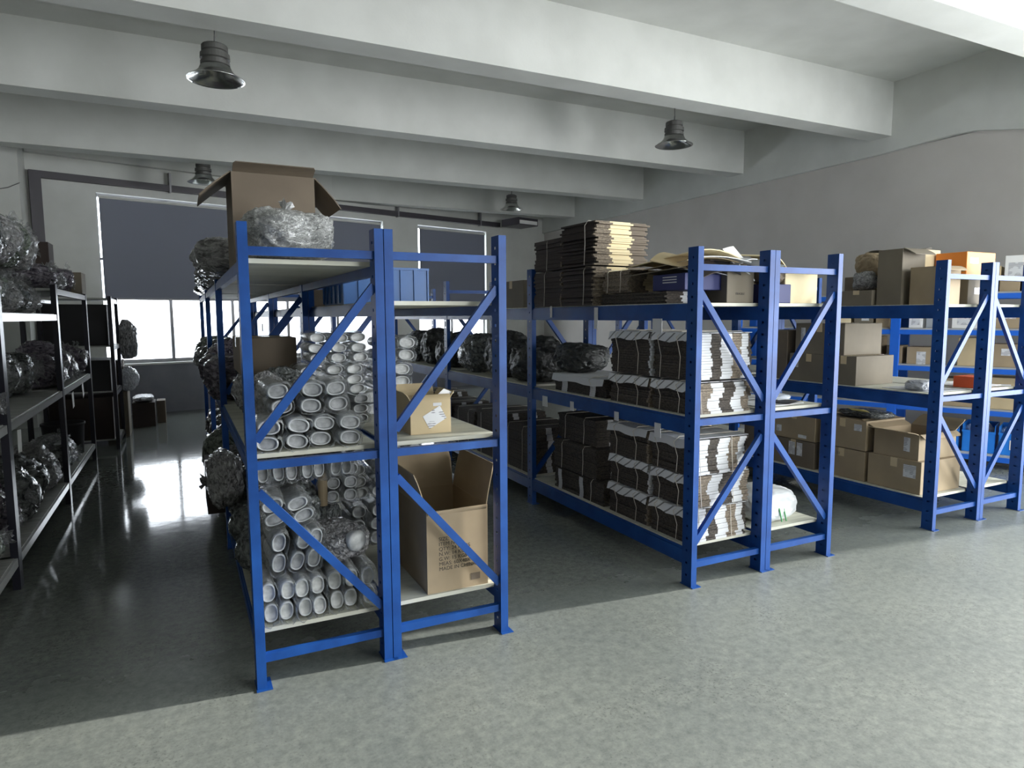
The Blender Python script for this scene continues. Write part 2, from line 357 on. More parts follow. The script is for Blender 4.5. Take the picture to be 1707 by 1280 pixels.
# ------------------------------------------------------------------ racks
def post_mesh(m, h=2.0, w=.04, d=.085, holes=True):
    b = MB(); t = .002
    if not holes:
        b.box(0, w, 0, d, 0, h, m); return b
    b.box(0, w, 0, t, 0, h, m); b.box(0, w*.35, d-t, d, 0, h, m); b.box(w*.65, w, d-t, d, 0, h, m)
    for x in (0, w-t):
        b.box(x, x+t, t, d*.40, 0, h, m); b.box(x, x+t, d*.62, d-t, 0, h, m)
        z = 0; zc = .06
        while z < h:
            z1 = min(zc, h); b.box(x, x+t, d*.40, d*.62, z, z1, m); z = zc+.013; zc += .075
    return b
PM = {}
def post(parent, m, x, y, h=2.0, holes=True):
    k = (m, h, holes)
    if k not in PM: PM[k] = post_mesh(m, h, holes=holes).build('post', parent)
    o = PM[k]
    if o.parent != parent or (o.location.length > 0): o = o.copy(); C.objects.link(o); o.parent = parent
    o.location = (x, y, .0001)
    if holes:
        if ('plate', m) not in PM:
            b = MB(); b.box(-.004, .062, -.018, .093, 0, .004, m); PM[('plate', m)] = b.build('base_plate'); C.objects.unlink(PM[('plate', m)])
        p = PM[('plate', m)].copy(); C.objects.link(p); p.parent = o
    return o
def rack(name, x0, x1, ys, levels, m, label, cat='rack', flips=(1, 1), beamh=.07, board='board_cream', h=2.0, holes=True, bm=None, skip=(), loc=(0, 0, 0), rz=0, braces=True, group=None):
    r = empty(name, loc, rz); w = .04; d = .085
    for j, y in enumerate(ys):
        post(r, m, x0, y, h, holes); post(r, m, x1-w, y, h, holes)
        if not braces: continue
        ym = y+.03
        bars = [(1.885*h/2, 0), (.985*h/2, 0), (.13, 0)]
        for z, _ in bars:
            b = MB(); b.bar((x0+w, ym, z), (x1-w, ym, z), .036, .03, m); b.build('crossbar', r)
        a, c = (x1-w, x0+w) if flips[0] else (x0+w, x1-w)
        b = MB(); b.bar((a, ym, 1.75), (c, ym, 1.09), .036, .026, m); b.build('diagonal_brace', r)
        a, c = (x0+w, x1-w) if flips[1] else (x1-w, x0+w)
        b = MB(); b.bar((a, ym, .87), (c, ym, .26), .036, .026, m); b.build('diagonal_brace', r)
    for j in range(len(ys)-1):
        for li, z in enumerate(levels):
            zz = z[j] if isinstance(z, (tuple, list)) else z
            if zz is None: continue
            for x in (x0, x1-w):
                b = MB(); b.box(x+.004, x+w-.004, ys[j]+d, ys[j+1], zz-.02-beamh, zz-.02, bm or m)
                b.box(x+.012, x+w-.004, ys[j]+d, ys[j+1], zz-.02, zz-.006, bm or m); b.build('beam', r)
            b = MB(); ya, yb = ys[j]+.095, ys[j+1]-.012; n = 4
            for q in range(n):
                b.box(x0+w*.5, x1-w*.5, ya+(yb-ya)*q/n+.002, ya+(yb-ya)*(q+1)/n-.001, zz-.0199, zz, board)
            b.build('shelf_board', r)
    return tag(r, label, cat, group)
YS4 = [2.95, 4.95, 6.95, 8.95]
LB, LM, LT = .23, 1.02, 1.685
rack('storage_rack', .222, .825, YS4, [LB, LM, 1.86], 'rack_blue', 'blue steel rack at the left with its top shelf highest, open carton and bubble wrap on top', beamh=.045)
rack('storage_rack', .829, 1.432, YS4, [LB, LM, LT], 'rack_blue', 'blue steel rack joined to the right of the leftmost blue rack, holding the big open carton', beamh=.05)
rack('storage_rack', 2.639, 3.24, YS4, [LB, LM, LT], 'rack_blue', 'middle blue steel rack loaded with twine-tied stacks of flattened cartons', flips=(0, 0), beamh=.085)
rack('storage_rack', 3.244, 3.846, YS4[:2], [LB, LM, LT], 'rack_blue', 'blue steel rack backing onto the middle rack, white sack on its bottom shelf', beamh=.085)
rack('storage_rack', 4.955, 5.556, YS4[:3], [LB, LM, LT], 'rack_blue', 'blue steel rack right of the middle ones, closed brown cartons on its bottom shelf', beamh=.085)
rack('storage_rack', 5.560, 6.135, YS4[:3], [LB, LM, LT], 'rack_blue', 'rightmost front blue rack, in front of the wall rack, orange carton on top', flips=(0, 0), beamh=.085)
rack('shelving_unit', -1.55, -.93, [2.72, 4.75, 6.80, 8.80], [.20, 1.0, (1.65, 1.65, 1.87)], 'rack_dark', 'long dark metal shelving along the left aisle crammed with plastic bags', beamh=.035, board='board_grey', holes=False, braces=False, h=1.9, bm='beam_grey')
rack('shelving_unit', -1.5, -.74, [9.45, 10.35], [.12, .72, 1.28, 1.86], 'rack_dark', 'small dark shelving unit at the far end of the left aisle before the window', beamh=.04, board='board_grey', holes=False, braces=False, h=1.88)
# wall rack, front edge on a slant
d4 = Vector((-.373, .928, 0)); A4 = math.atan2(d4.y, d4.x)
r4 = empty('storage_rack', (7.60, 3.77, 0), A4)      # local x runs away from the camera, local -y towards the wall
for s in (-.9, 1.08, 2.9):
    for y in (0, -.50):
        b = MB(); b.box(s, s+.09, y-.05, y, 0, 2.0, 'rack_bright_blue'); b.build('post', r4)
L4 = (.14, .62, 1.06, 1.46, 1.84)
for z in L4:
    for sa, sb in ((-.81, 1.08), (1.17, 2.9)):
        for y in (0, -.50):
            b = MB(); b.box(sa, sb, y-.045, y-.005, z-.07, z-.018, 'rack_bright_blue'); b.build('beam', r4)
        b = MB(); b.box(sa-.04, sb+.04, -.50, -.03, z-.018, z, 'board_grey'); b.build('shelf_board', r4)
tag(r4, 'bright blue shelving rack by the right wall, filled with small labelled cartons and bins', 'rack')
def r4p(s, t, z):
    q = Matrix.Rotation(A4, 4, 'Z') @ Vector((s, -t, 0)); return (7.60+q.x, 3.77+q.y, z)

# ------------------------------------------------------------------ cartons
def text_mesh(txt, size, m, name, parent, loc, rot):
    cu = bpy.data.curves.new(name, 'FONT'); cu.body = txt; cu.size = size; cu.extrude = .0004; cu.space_line = .95
    o = bpy.data.objects.new(name, cu); C.objects.link(o); bpy.context.view_layer.update()
    me = bpy.data.meshes.new_from_object(o.evaluated_get(bpy.context.evaluated_depsgraph_get()))
    bpy.data.objects.remove(o, do_unlink=True)
    me.materials.clear(); me.materials.append(MT[m])
    q = bpy.data.objects.new(name, me); C.objects.link(q); q.parent = parent; q.location = loc; q.rotation_euler = rot
    return q
def patch(parent, name, face, u, v, w, h, m, dims, ang=0):
    """thin label on a face: F front(-y), S left side(-x), R right side; u along, v up, metres from face's lower left"""
    W_, D_, H_ = dims; t = .0012
    b = MB()
    T = Matrix.Translation((u+w/2, 0, v+h/2)) @ Matrix.Rotation(ang, 4, 'Y') 
    b.box(-w/2, w/2, -t, 0, -h/2, h/2, m, T)
    o = b.build(name, parent)
    if face == 'F': o.location = (-W_/2, -D_/2, 0)
    if face == 'S': o.location = (-W_/2, D_/2, 0); o.rotation_euler.z = -PI/2
    return o
def carton(label, x, y, z, w, d, h, m='cardboard', rz=0, cat='carton', group=None, tape=True, patches=(), text=None, name='cardboard_carton', open_=None, flute='cardboard_pale'):
    """closed, or open_ = dict(front/back/left/right: (angle from horizontal, length))"""
    r = empty(name, (x, y, z+.0005), rz)
    if open_ is None:
        b = MB(); b.box(-w/2, w/2, -d/2, d/2, 0, h, m); body = b.build('carton_body', r, bevel=.004)
        b = MB(); g = .0015
        b.box(-w/2+.004, w/2-.004, -g, g, h, h+.0006, 'ink'); b.build('flap_seam', r)
        if tape:
            b = MB(); tw = min(.028, w*.1); b.box(-w/2-.001, w/2+.001, -tw, tw, h-.0002, h+.001, 'tape')
            b.box(-w/2-.001, -w/2, -tw, tw, h*.72, h, 'tape'); b.box(w/2, w/2+.001, -tw, tw, h*.72, h, 'tape'); b.build('packing_tape', r)
    else:
        t = .005; b = MB()
        b.box(-w/2, w/2, -d/2, -d/2+t, 0, h, m); b.box(-w/2, w/2, d/2-t, d/2, 0, h, m)
        b.box(-w/2, -w/2+t, -d/2+t, d/2-t, 0, h, m); b.box(w/2-t, w/2, -d/2+t, d/2-t, 0, h, m); b.box(-w/2+t, w/2-t, -d/2+t, d/2-t, 0, t, m)
        body = b.build('carton_body', r)
        for k, (ang, ln) in open_.items():
            b = MB()
            L_ = w if k in ('front', 'back') else d
            n = 4
            for i in range(n):      # slightly curled flap
                a0 = i*ln/n; a1 = (i+1)*ln/n; c0 = -.5*(a0/ln)**2*.03; c1 = -.5*(a1/ln)**2*.03
                e = .006
                b.quad8([(-L_/2+e, a0, c0), (L_/2-e, a0, c0), (L_/2-e-.01*(i == n-1), a1, c1), (-L_/2+e+.01*(i == n-1), a1, c1)],
                        [(-L_/2+e, a0, c0+t), (L_/2-e, a0, c0+t), (L_/2-e-.01*(i == n-1), a1, c1+t), (-L_/2+e+.01*(i == n-1), a1, c1+t)], m)
            f = b.build('flap', r)
            zr = {'front': PI, 'back': 0, 'left': PI/2, 'right': -PI/2}[k]
            f.location = {'front': (0, -d/2, h), 'back': (0, d/2-.0, h), 'left': (-w/2, 0, h), 'right': (w/2, 0, h)}[k]
            f.rotation_euler = (Matrix.Rotation(zr, 3, 'Z') @ Matrix.Rotation(ang, 3, 'X')).to_euler()
    for p in patches:
        if p[0] in ('F', 'S'): p = ('paper_label',)+tuple(p)
        patch(body, p[0], p[1], *p[2:6], p[6], (w, d, h), p[7] if len(p) > 7 else 0)
    if text:
        for tx, sz, u, v, face, mm in text:
            if face == 'F': text_mesh(tx, sz, mm, 'printed_text', body, (-w/2+u, -d/2-.0006, v), (PI/2, 0, 0))
            else: text_mesh(tx, sz, mm, 'printed_text', body, (-w/2-.0006, d/2-u, v), (PI/2, 0, -PI/2))
    tag(r, label, cat, group)
    return r

# big open carton, bottom shelf of second rack
carton('tall open cardboard carton with stencilled text on the bottom shelf, its flaps standing up', 1.205, 3.30, LB, .33, .48, .42, 'cardboard',
       open_={'left': (1.35, .20), 'right': (1.42, .21), 'back': (1.45, .20), 'front': (-1.45, .03)},
       text=[('SIZE:\nITEM NO.\nQTY: 24 PAIRS\nN.W: 14 KGS\nG.W: 15 KGS\nMEAS: 60X40X45\nMADE IN CHINA', .027, .062, .265, 'F', 'ink')],
       patches=[('water_stain', 'F', .235, .035, .05, .035, 'cardboard_brown')])
carton('small crumpled cardboard carton with tilted shipping label on the middle shelf near the pair of posts', 1.115, 3.30, LM, .215, .24, .17, 'cardboard_pale',
       open_={'front': (1.35, .035), 'back': (1.2, .07), 'left': (1.25, .05), 'right': (1.3, .045)},
       patches=[('shipping_label', 'F', .075, .045, .105, .075, 'printed_label', -.5), ('paper_sticker', 'F', .12, .14, .045, .016, 'liner_white')])
o = MB(); 
o.add([(0, 0, 0), (.06, -.01, .055), (.12, .0, .03), (.10, .05, 0)], [(0, 1, 2, 3)], 'white_card')
o.add([(0, 0, .001), (.06, -.01, .056), (.12, .0, .031), (.10, .05, .001)], [(3, 2, 1, 0)], 'white_card')
tag(o.build('crumpled_sheet', loc=(1.13, 3.20, LM+.17)), 'crumpled white sheet poking out of the small carton on the middle shelf', 'paper')
carton('open brown carton with drooping flaps on top of the left blue rack, behind the bubble wrap', .46, 3.85, 1.86, .40, .42, .47, 'cardboard_brown',
       open_={'left': (-.62, .19), 'right': (-.75, .20), 'front': (.42, .10), 'back': (.2, .18)})

# ------------------------------------------------------------------ plastic bags
def blob_mesh(name, seed, m, sub=5, amp=.10, flat=True, sq=.75):
    bm = bmesh.new(); bmesh.ops.create_icosphere(bm, subdivisions=sub, radius=1)
    off = Vector((seed*7.3, seed*3.1, seed*1.7))
    for v in bm.verts:
        p = v.co.copy()
        q = Vector([math.copysign(abs(c)**sq, c) for c in p])
        n1 = noise.noise(p*1.3+off); n2 = abs(noise.noise(p*3.1+off*2)); n3 = abs(noise.noise(p*6.5-off))
        w3 = p+Vector((n1, n2, n3))*.5; n4 = abs(noise.noise(w3*9+off)); n5 = abs(noise.noise(Vector((w3.x*22, w3.y*14, w3.z*18))+off))
        q *= 1+amp*1.8*n1-amp*1.4*n2-amp*.9*n3-amp*.75*n4-amp*.35*n5
        q.z = max(q.z, -.92) if flat else q.z
        v.co = Vector((q.x*.5, q.y*.5, (q.z+.92)*.5))
    me = bpy.data.meshes.new(name); bm.to_mesh(me); bm.free()
    zs_ = [v.co.z for v in me.vertices]; zmin = min(zs_); zmx = max(zs_)
    xs_ = [abs(v.co.x) for v in me.vertices]; ys_ = [abs(v.co.y) for v in me.vertices]
    kx, ky, kz = .5/max(xs_), .5/max(ys_), 1/(zmx-zmin)
    for v in me.vertices: v.co = Vector((v.co.x*kx, v.co.y*ky, (v.co.z-zmin)*kz))
    me.materials.append(MT[m]); me.polygons.foreach_set('use_smooth', [True]*len(me.polygons))
    return me
BM = {}
def bag_mesh(m, var, amp=.10):
    k = (m, var, amp)
    if k not in BM: BM[k] = blob_mesh('bag_body', var+1, m, amp=amp)
    return BM[k]
def neck_mesh(m):
    k = ('neck', m)
    if k not in BM:
        vs, fs = [], []; n = 14
        for i, (rr, z) in enumerate([(.5, -.3), (.22, .1), (.16, .22), (.34, .6), (.62, 1.0)]):
            for q in range(n):
                w = rr*(1+.35*math.sin(q*3.1+i)*(i > 2)); vs.append((w*math.cos(2*PI*q/n), w*math.sin(2*PI*q/n), z+.18*math.sin(q*2.3)*(i > 3)))
        for i in range(4):
            for q in range(n): fs.append((i*n+q, i*n+(q+1) % n, (i+1)*n+(q+1) % n, (i+1)*n+q))
        me = bpy.data.meshes.new('bag_neck'); me.from_pydata(vs, [], fs); me.materials.append(MT[m]); BM[k] = me
    return BM[k]
def fold_mesh(var):
    k = ('fold', var)
    if k not in BM:
        nx, ny = 9, 7; vs = []; fs = []; rn = random.Random(var)
        for j in range(ny):
            for i in range(nx):
                u = i/(nx-1); v = j/(ny-1); f = .35+.65*v
                p = Vector(((u-.5)*f*(1+.3*rn.random()), .28*noise.noise(Vector((u*5+var*9, v*4, 0)))*(.3+v)+.10*math.sin(u*17+var)*v, v*(.8+.35*noise.noise(Vector((u*6, var*3, 2))))))
                vs.append(tuple(p))
        for j in range(ny-1):
            for i in range(nx-1): a = j*nx+i; fs.append((a, a+1, a+nx+1, a+nx))
        me = bpy.data.meshes.new('film_fold'); me.from_pydata(vs, [], fs); me.materials.append(MT['loose_film']); BM[k] = me
    return BM[k]
def bag(label, x, y, z, w, d, h, m='bag_dark', var=0, rz=0, neck=None, group=None, cat='bag', name='plastic_bag', amp=.10):
    """neck = (ox, oy, oz fraction, size, tilt direction)"""
    r = empty(name, (x, y, z+.0005), rz)
    o = bpy.data.objects.new('bag_body', bag_mesh(m, var, amp)); C.objects.link(o); o.parent = r; o.scale = (w, d, h)
    if neck:
        k = bpy.data.objects.new('bag_neck', neck_mesh(m)); C.objects.link(k); k.parent = r
        k.location = (neck[0]*w, neck[1]*d, neck[2]*h); k.scale = (neck[3],)*3; k.rotation_euler = (neck[4], neck[5], 0)
    return tag(r, label, cat, group)
bag('lumpy bubble-wrap bundle lying on top of the left blue rack in front of the open carton', .47, 3.30, 1.86, .42, .52, .25, 'bubble_wrap', 3, neck=(-.02, .05, .92, .055, -.2, .3), name='bubble_wrap_bundle', cat='bundle', amp=.08)
ORD = ['first', 'second', 'third', 'fourth', 'fifth', 'sixth', 'seventh', 'eighth', 'ninth', 'tenth', 'eleventh', 'twelfth']
DESC = {'bag_dark': 'dark', 'bag_green': 'greenish', 'bag_grey': 'grey', 'bag_plum': 'plum-tinted', 'bag_white': 'white'}
def bag_row(lead, y0, y1, x, z, n, hs, wd, mats_, where, group, hang=.0, seed=1, tiers=1):
    rn = random.Random(seed)
    for t in range(tiers):
        zz = z
        for i in range(n):
            L_ = (y1-y0)/n; m = mats_[(i*3+t*2+seed) % len(mats_)]
            h = hs*(.75+(.2 if tiers > 1 and t == 0 else .4)*rn.random()); w = wd*(.85+.25*rn.random())
            zb = z+t*hs*.93
            r = bag(f'{DESC[m]} {lead}, {where}, {ORD[i]} from near end' + (', lower' if tiers > 1 and t == 0 else ', upper' if tiers > 1 else ''),
                x+rn.uniform(-.01, .03)+hang, y0+L_*(i+.5), zb, w, L_*rn.uniform(.90, 1.0), h, m, rn.randrange(5), 0,
                (.25 if rn.random() < .6 else 0, rn.uniform(-.3, .3), .8, rn.uniform(.03, .06), rn.uniform(-.5, .5), rn.uniform(.2, 1.2)), group)
            for q in range(4):
                fo = bpy.data.objects.new('film_fold', fold_mesh(rn.randrange(5))); C.objects.link(fo); fo.parent = r
                a = rn.uniform(-.35, 1.25); fo.location = (w*.38*math.cos(a), L_*rn.uniform(-.42, .42), h*(.45+.42*math.sin(max(a, -.3))))
                fo.scale = (rn.uniform(.08, .17), .12, rn.uniform(.05, .13)); fo.rotation_euler = (rn.uniform(-.6, .6), PI/2-a+rn.uniform(-.5, .5), rn.choice((0, PI/2))+rn.uniform(-.6, .6))
DK = ['bag_dark', 'bag_green', 'bag_dark', 'bag_grey', 'bag_plum']
# left dark shelving, aisle side X ~ -.93
g = 'plastic bags on the dark left shelving'
bag_row('plastic bag', 2.85, 4.7, -1.2, .2, 4, .42, .5, DK, 'the bottom shelf of the near left shelving bay', g, seed=2)
bag_row('plastic bag', 4.85, 6.75, -1.2, .2, 4, .50, .54, DK, 'the bottom shelf of the middle left shelving bay', g, seed=4)
bag_row('plastic bag', 6.88, 7.9, -1.18, .2, 3, .32, .48, DK, 'the bottom shelf of the far left shelving bay', g, seed=5)
bag_row('plastic bag', 2.85, 4.7, -1.2, 1.0, 4, .40, .52, ['bag_green', 'bag_dark', 'bag_grey'], 'the middle shelf of the near left shelving bay', g, seed=6)
bag_row('plastic bag', 4.85, 6.75, -1.27, 1.0, 4, .42, .44, ['bag_dark', 'bag_dark', 'bag_plum'], 'the middle shelf of the middle left shelving bay', g, seed=7)
bag_row('plastic bag', 6.88, 8.75, -1.17, 1.0, 5, .38, .50, ['bag_grey', 'bag_green', 'bag_plum'], 'the middle shelf of the far left shelving bay', g, seed=8)
bag_row('plastic bag', 4.3, 6.7, -1.2, 1.65, 6, .36, .52, ['bag_grey', 'bag_dark', 'bag_grey', 'bag_green'], 'top of the middle left shelving bay', g, seed=9, tiers=2)
bag_row('plastic bag', 6.88, 8.75, -1.2, 1.87, 5, .24, .5, ['bag_dark', 'bag_plum', 'bag_grey'], 'top of the far left shelving bay', g, seed=10)
carton('dark brown upright carton standing on top of the far left shelving, against the blind', -1.28, 8.45, 1.87+.22, .22, .3, .30, 'cardboard_dark', tape=False)
carton('pair-height grey-brown carton under the dark upright one at the far top left', -1.15, 8.45, 1.87, .5, .34, .2185, 'cardboard_grey', tape=False)
# far bay bottom: black tub, striped mailers
b = MB(); b.lathe([(0, 0), (.17, 0), (.19, .30), (.2, .31), (.2, .33), (.185, .33), (.165, .02), (0, .02)], 'black_cloth', 24)
tag(b.build('plastic_tub', loc=(-1.15, 8.25, .2005), smooth=True), 'dark round tub at the far end of the lowest left shelf', 'tub')
for i, (yy, zz, an) in enumerate(((8.0, .95, .35), (5.0, .93, -.1), (7.3, .93, .1))):
    b = MB(); b.box(-.001, .001, -.05, .05, -.14, 0, 'white_card'); o = b.build('paper_tag', loc=(-.925, yy, zz)); o.rotation_euler.x = an
    tag(o, ['white paper tag hanging tilted from the middle shelf at the far end of the left aisle', 'white paper tag hanging from the middle shelf near the left frame edge', 'short white tag hanging from the middle shelf halfway down the left aisle'][i], 'tag')
# left far unit
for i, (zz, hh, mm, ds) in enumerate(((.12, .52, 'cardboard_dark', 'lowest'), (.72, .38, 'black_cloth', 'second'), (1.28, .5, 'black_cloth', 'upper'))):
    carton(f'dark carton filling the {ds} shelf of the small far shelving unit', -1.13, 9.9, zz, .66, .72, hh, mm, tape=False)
bag('crumpled white plastic bag bulging from the far shelving unit below the window sill', -.68, 10.55, .62, .28, .3, .34, 'bag_white', 1)
bag('pale grey sack leaning off the end of the far shelving against the window light', -.66, 10.7, 1.05, .26, .34, .55, 'bag_grey', 2)
carton('tall pale carton on the floor beside the far shelving unit', -.82, 10.62, 0, .26, .45, .62, 'cardboard_grey', tape=False)
carton('second tall carton standing on the first beside the far shelving unit', -.84, 10.62, .621, .22, .3, .42, 'cardboard_grey', tape=False)
carton('brown carton on the aisle floor before the window wall, white sheet on top', -.55, 11.45, 0, .30, .45, .36, 'cardboard_dark', tape=False)
bag('white plastic sheet lying on the brown carton before the window wall', -.55, 11.45, .362, .31, .46, .10, 'bag_white', 4)
carton('small brown carton on the aisle floor right of the sheet-covered one', -.33, 11.75, 0, .12, .3, .34, 'cardboard_brown', tape=False)

# left blue rack, aisle side and inside, deeper bays
g = 'plastic bags along the aisle side of the left blue rack'
bag_row('plastic bag', 3.45, 4.9, .44, LB, 3, .40, .44, ['bag_dark', 'bag_grey', 'bag_plum'], 'the bottom shelf of the left blue rack, front bay', g, seed=12, hang=-.04)
carton('dark carton jutting into the left aisle from the bottom shelf of the left blue rack', .36, 5.3, LB, .50, .48, .34, 'cardboard_dark')
bag_row('plastic bag', 5.58, 6.9, .40, LB, 3, .42, .48, DK, 'the bottom shelf of the left blue rack, second bay', g, seed=13, hang=-.06)
bag_row('plastic bag', 7.02, 8.9, .42, LB, 4, .42, .44, DK, 'the bottom shelf of the left blue rack, third bay', g, seed=14)
bag_row('plastic bag', 3.45, 4.9, .46, LM, 3, .30, .42, ['bag_grey', 'bag_dark'], 'the middle shelf of the left blue rack, front bay', g, seed=15)
bag_row('plastic bag', 5.02, 6.9, .42, LM, 4, .36, .5, ['bag_grey', 'bag_plum', 'bag_dark'], 'the middle shelf of the left blue rack, second bay', g, seed=16, hang=-.06)
bag_row('plastic bag', 7.02, 8.9, .42, LM, 4, .4, .5, DK, 'the middle shelf of the left blue rack, third bay', g, seed=17, hang=-.04)
bag_row('plastic bag', 4.15, 6.3, .40, 1.86, 4, .28, .50, ['bag_grey', 'bag_white', 'bag_grey'], 'top shelf of left blue rack behind open carton', g, seed=18, hang=-.06)
bag_row('plastic bag', 6.4, 8.8, .42, 1.86, 4, .22, .5, ['bag_dark', 'bag_plum'], 'the far top shelf of the left blue rack', g, seed=19, hang=-.03)
bag('big translucent grey plastic bag sagging out over the aisle from the bottom shelf of the left blue rack', .20, 4.35, .48, .22, .5, .34, 'bag_grey', 2, neck=(-.3, .1, .4, .07, 0, -1.5))

# ------------------------------------------------------------------ film-wrapped bundles with oval ends
def oval_ring(cx, cz, a, c, n=20, e=.85):
    return [(cx+a*math.copysign(abs(math.cos(t))**e, math.cos(t)), cz+c*math.copysign(abs(math.sin(t))**e, math.sin(t))) for t in [2*PI*k/n for k in range(n)]]
BU = {}
def bundle_proto(nv, w, h, L_, m, seed):
    """oval-ended stacks, nv high, in one clear film sleeve; origin at base, front end at y=0"""
    rn = random.Random(seed); k = (nv, w, h, L_, m, seed)
    if k in BU: return BU[k]
    stacks = []
    for i in range(nv):
        b = MB(); n = 20; a = w/2*.86; c = h/2*.88
        cx = rn.uniform(-.006, .006); cz = h/2+h*i; y0 = rn.uniform(0, .018)
        rings = [(.62, y0+.010), (.74, y0+.009), (.80, y0-.001), (.93, y0-.003), (1.0, y0+.006), (1.0, y0+.02), (.97, y0+.05), (1.0, y0+.08), (.96, y0+.13), (1.0, y0+.19), (.95, L_)]
        vs = []; fs = []
        for sc, y in rings:
            for x, z in oval_ring(cx, cz, a*sc, c*sc, n): vs.append((x, y+.004*noise.noise(Vector((x*40, y*20+seed, z*40))), z))
        for j in range(len(rings)-1):
            for q in range(n): fs.append((j*n+q, j*n+(q+1) % n, (j+1)*n+(q+1) % n, (j+1)*n+q))
        fs.append(tuple(range(n-1, -1, -1))); fs.append(tuple((len(rings)-1)*n+q for q in range(n)))
        b.add(vs, fs, m); b.v = b.v
        kr = b.mi('stack_rim')
        for fi in range(2*n, 4*n): b.m[fi] = kr
        me_o = b.build('oval_stack', smooth=True); stacks.append(me_o)
    # sleeve: outline hugging the ovals with pinched waists, crumpled
    b = MB(); n = 40; vs = []; fs = []
    H_ = nv*h
    ys = [-.022, -.012, .0, .03, .07, .12, .18, L_*.8, L_+.01]
    for j, y in enumerate(ys):
        for q in range(n):
            t = 2*PI*q/n; z = H_/2+(H_/2+.006)*math.sin(t)
            zz = min(max(z, 0), H_)
            ph = (zz/h) % 1.0; bul = math.sqrt(max(.0, 1-(2*ph-1)**2)); edge = math.sqrt(max(0, 1-((z-H_/2)/(H_/2+.006))**2))
            wd = (w/2+.004)*(.62+.38*bul)*min(1, edge*2.2)
            x = wd*(1 if math.cos(t) >= 0 else -1)
            sc = .93 if j == 0 else (.99 if j == 1 else 1)
            nn = noise.noise(Vector((x*30+seed, y*24, z*30)))*.013+noise.noise(Vector((x*80, y*60+seed, z*80)))*.007
            vs.append((x*sc*(1+nn*8), y+nn*1.2, H_/2+(z-H_/2)*sc+nn*.5))
    for j in range(len(ys)-1):
        for q in range(n): fs.append((j*n+q, j*n+(q+1) % n, (j+1)*n+(q+1) % n, (j+1)*n+q))
    b.add(vs, fs, 'clear_film'); sl = b.build('film_sleeve', smooth=True)
    for s_ in stacks+[sl]: C.objects.unlink(s_)
    BU[k] = (stacks, sl); return BU[k]
def bundle(label, x, y, z, nv=2, w=.072, h=.1, L_=.30, m='insole_grey', seed=0, tilt=0, yaw=0, pitch=0, group=None):
    st, sl = bundle_proto(nv, w, h, L_, m, seed % 4)
    r = empty('wrapped_bundle', (x, y, z+.003)); r.rotation_euler = (pitch, tilt, yaw)
    for s_ in st+[sl]:
        c = s_.copy(); C.objects.link(c); c.parent = r
    return tag(r, label, 'bundle', group)
CNT = ['first', 'second', 'third', 'fourth', 'fifth', 'sixth', 'seventh', 'eighth']
def brow(n, x0, dx, y, z, where, group, nv=2, w=.072, h=.1, L_=.30, m='insole_grey', tilt=0, jit=.0, seed=0, pitch=0, yaw=0, lead='film-wrapped bundle'):
    rn = random.Random(seed+50)
    for i in range(n):
        bundle(f'{lead}, {CNT[i]} from the left, {where}', x0+dx*i, y+rn.uniform(-jit, jit), z, nv, w, h, L_, m, seed+i, tilt+rn.uniform(-.11, .11), yaw+rn.uniform(-.07, .07), pitch, group)
g = 'film-wrapped oval-ended bundles on the left blue rack'
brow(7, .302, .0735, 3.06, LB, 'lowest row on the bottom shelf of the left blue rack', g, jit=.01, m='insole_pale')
brow(3, .338, .078, 3.09, LB+.215, 'second row up on the bottom shelf of the left blue rack', g, tilt=.22, seed=2)
brow(2, .355, .12, 3.12, LB+.43, 'tumbled third layer on the bottom shelf of the left blue rack', g, nv=2, w=.11, h=.068, tilt=-.35, seed=5, L_=.26)
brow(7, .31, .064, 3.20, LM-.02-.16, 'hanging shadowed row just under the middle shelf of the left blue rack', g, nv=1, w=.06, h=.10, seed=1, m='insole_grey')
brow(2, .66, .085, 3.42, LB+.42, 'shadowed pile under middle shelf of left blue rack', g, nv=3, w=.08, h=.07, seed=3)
brow(4, .315, .118, 3.06, LM, 'bottom row on the middle shelf of the left blue rack', g, nv=2, w=.112, h=.072, seed=7, jit=.012, tilt=.08)
brow(3, .39, .125, 3.10, LM+.15, 'upper row on the middle shelf of the left blue rack', g, nv=2, w=.108, h=.074, seed=2, jit=.012)
brow(3, .62, .115, 3.62, LM+.17, 'lower row of raised rear pile, middle shelf, left blue rack', g, nv=3, w=.10, h=.055, seed=4, tilt=-.12, m='insole_pale')
brow(3, .65, .115, 3.66, LM+.34, 'upper row of raised rear pile, middle shelf, left blue rack', g, nv=3, w=.10, h=.055, seed=6, m='insole_pale')
brow(3, .65, .115, 3.66, LM, 'base row of raised rear pile, middle shelf, left blue rack', g, nv=3, w=.10, h=.055, seed=1)
bag('grey translucent film bag slumped at the left end of the middle shelf behind the front bundles', .38, 3.28+.25, LM+.0, .22, .25, .33, 'bag_grey', 1)
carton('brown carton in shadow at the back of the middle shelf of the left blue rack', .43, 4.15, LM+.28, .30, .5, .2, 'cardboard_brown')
bag('clear bag lying sideways with bright round end on lowest bundles of left blue rack', .64, 3.22, LB+.21, .26, .32, .18, 'bag_grey', 4, rz=.3)
b = MB(); b.lathe([(0, .012), (.03, .01), (.045, .002), (.05, -.01), (.04, -.05)], 'insole_pale', 20); o = b.build('foam_disc', loc=(.70, 3.06, LB+.33), smooth=True); o.rotation_euler = (PI/2, 0, .35); tag(o, 'bright round white end showing from the clear bag lying on the lowest bundles', 'disc')
b = MB(); b.lathe([(0, 0), (.022, 0), (.024, .10), (.02, .16), (.012, .19), (0, .19)], 'cardboard', 14); tag(b.build('cardboard_tube', loc=(.60, 3.36, LB+.44)), 'short tan cardboard tube standing among the bundles of the left blue rack', 'tube')
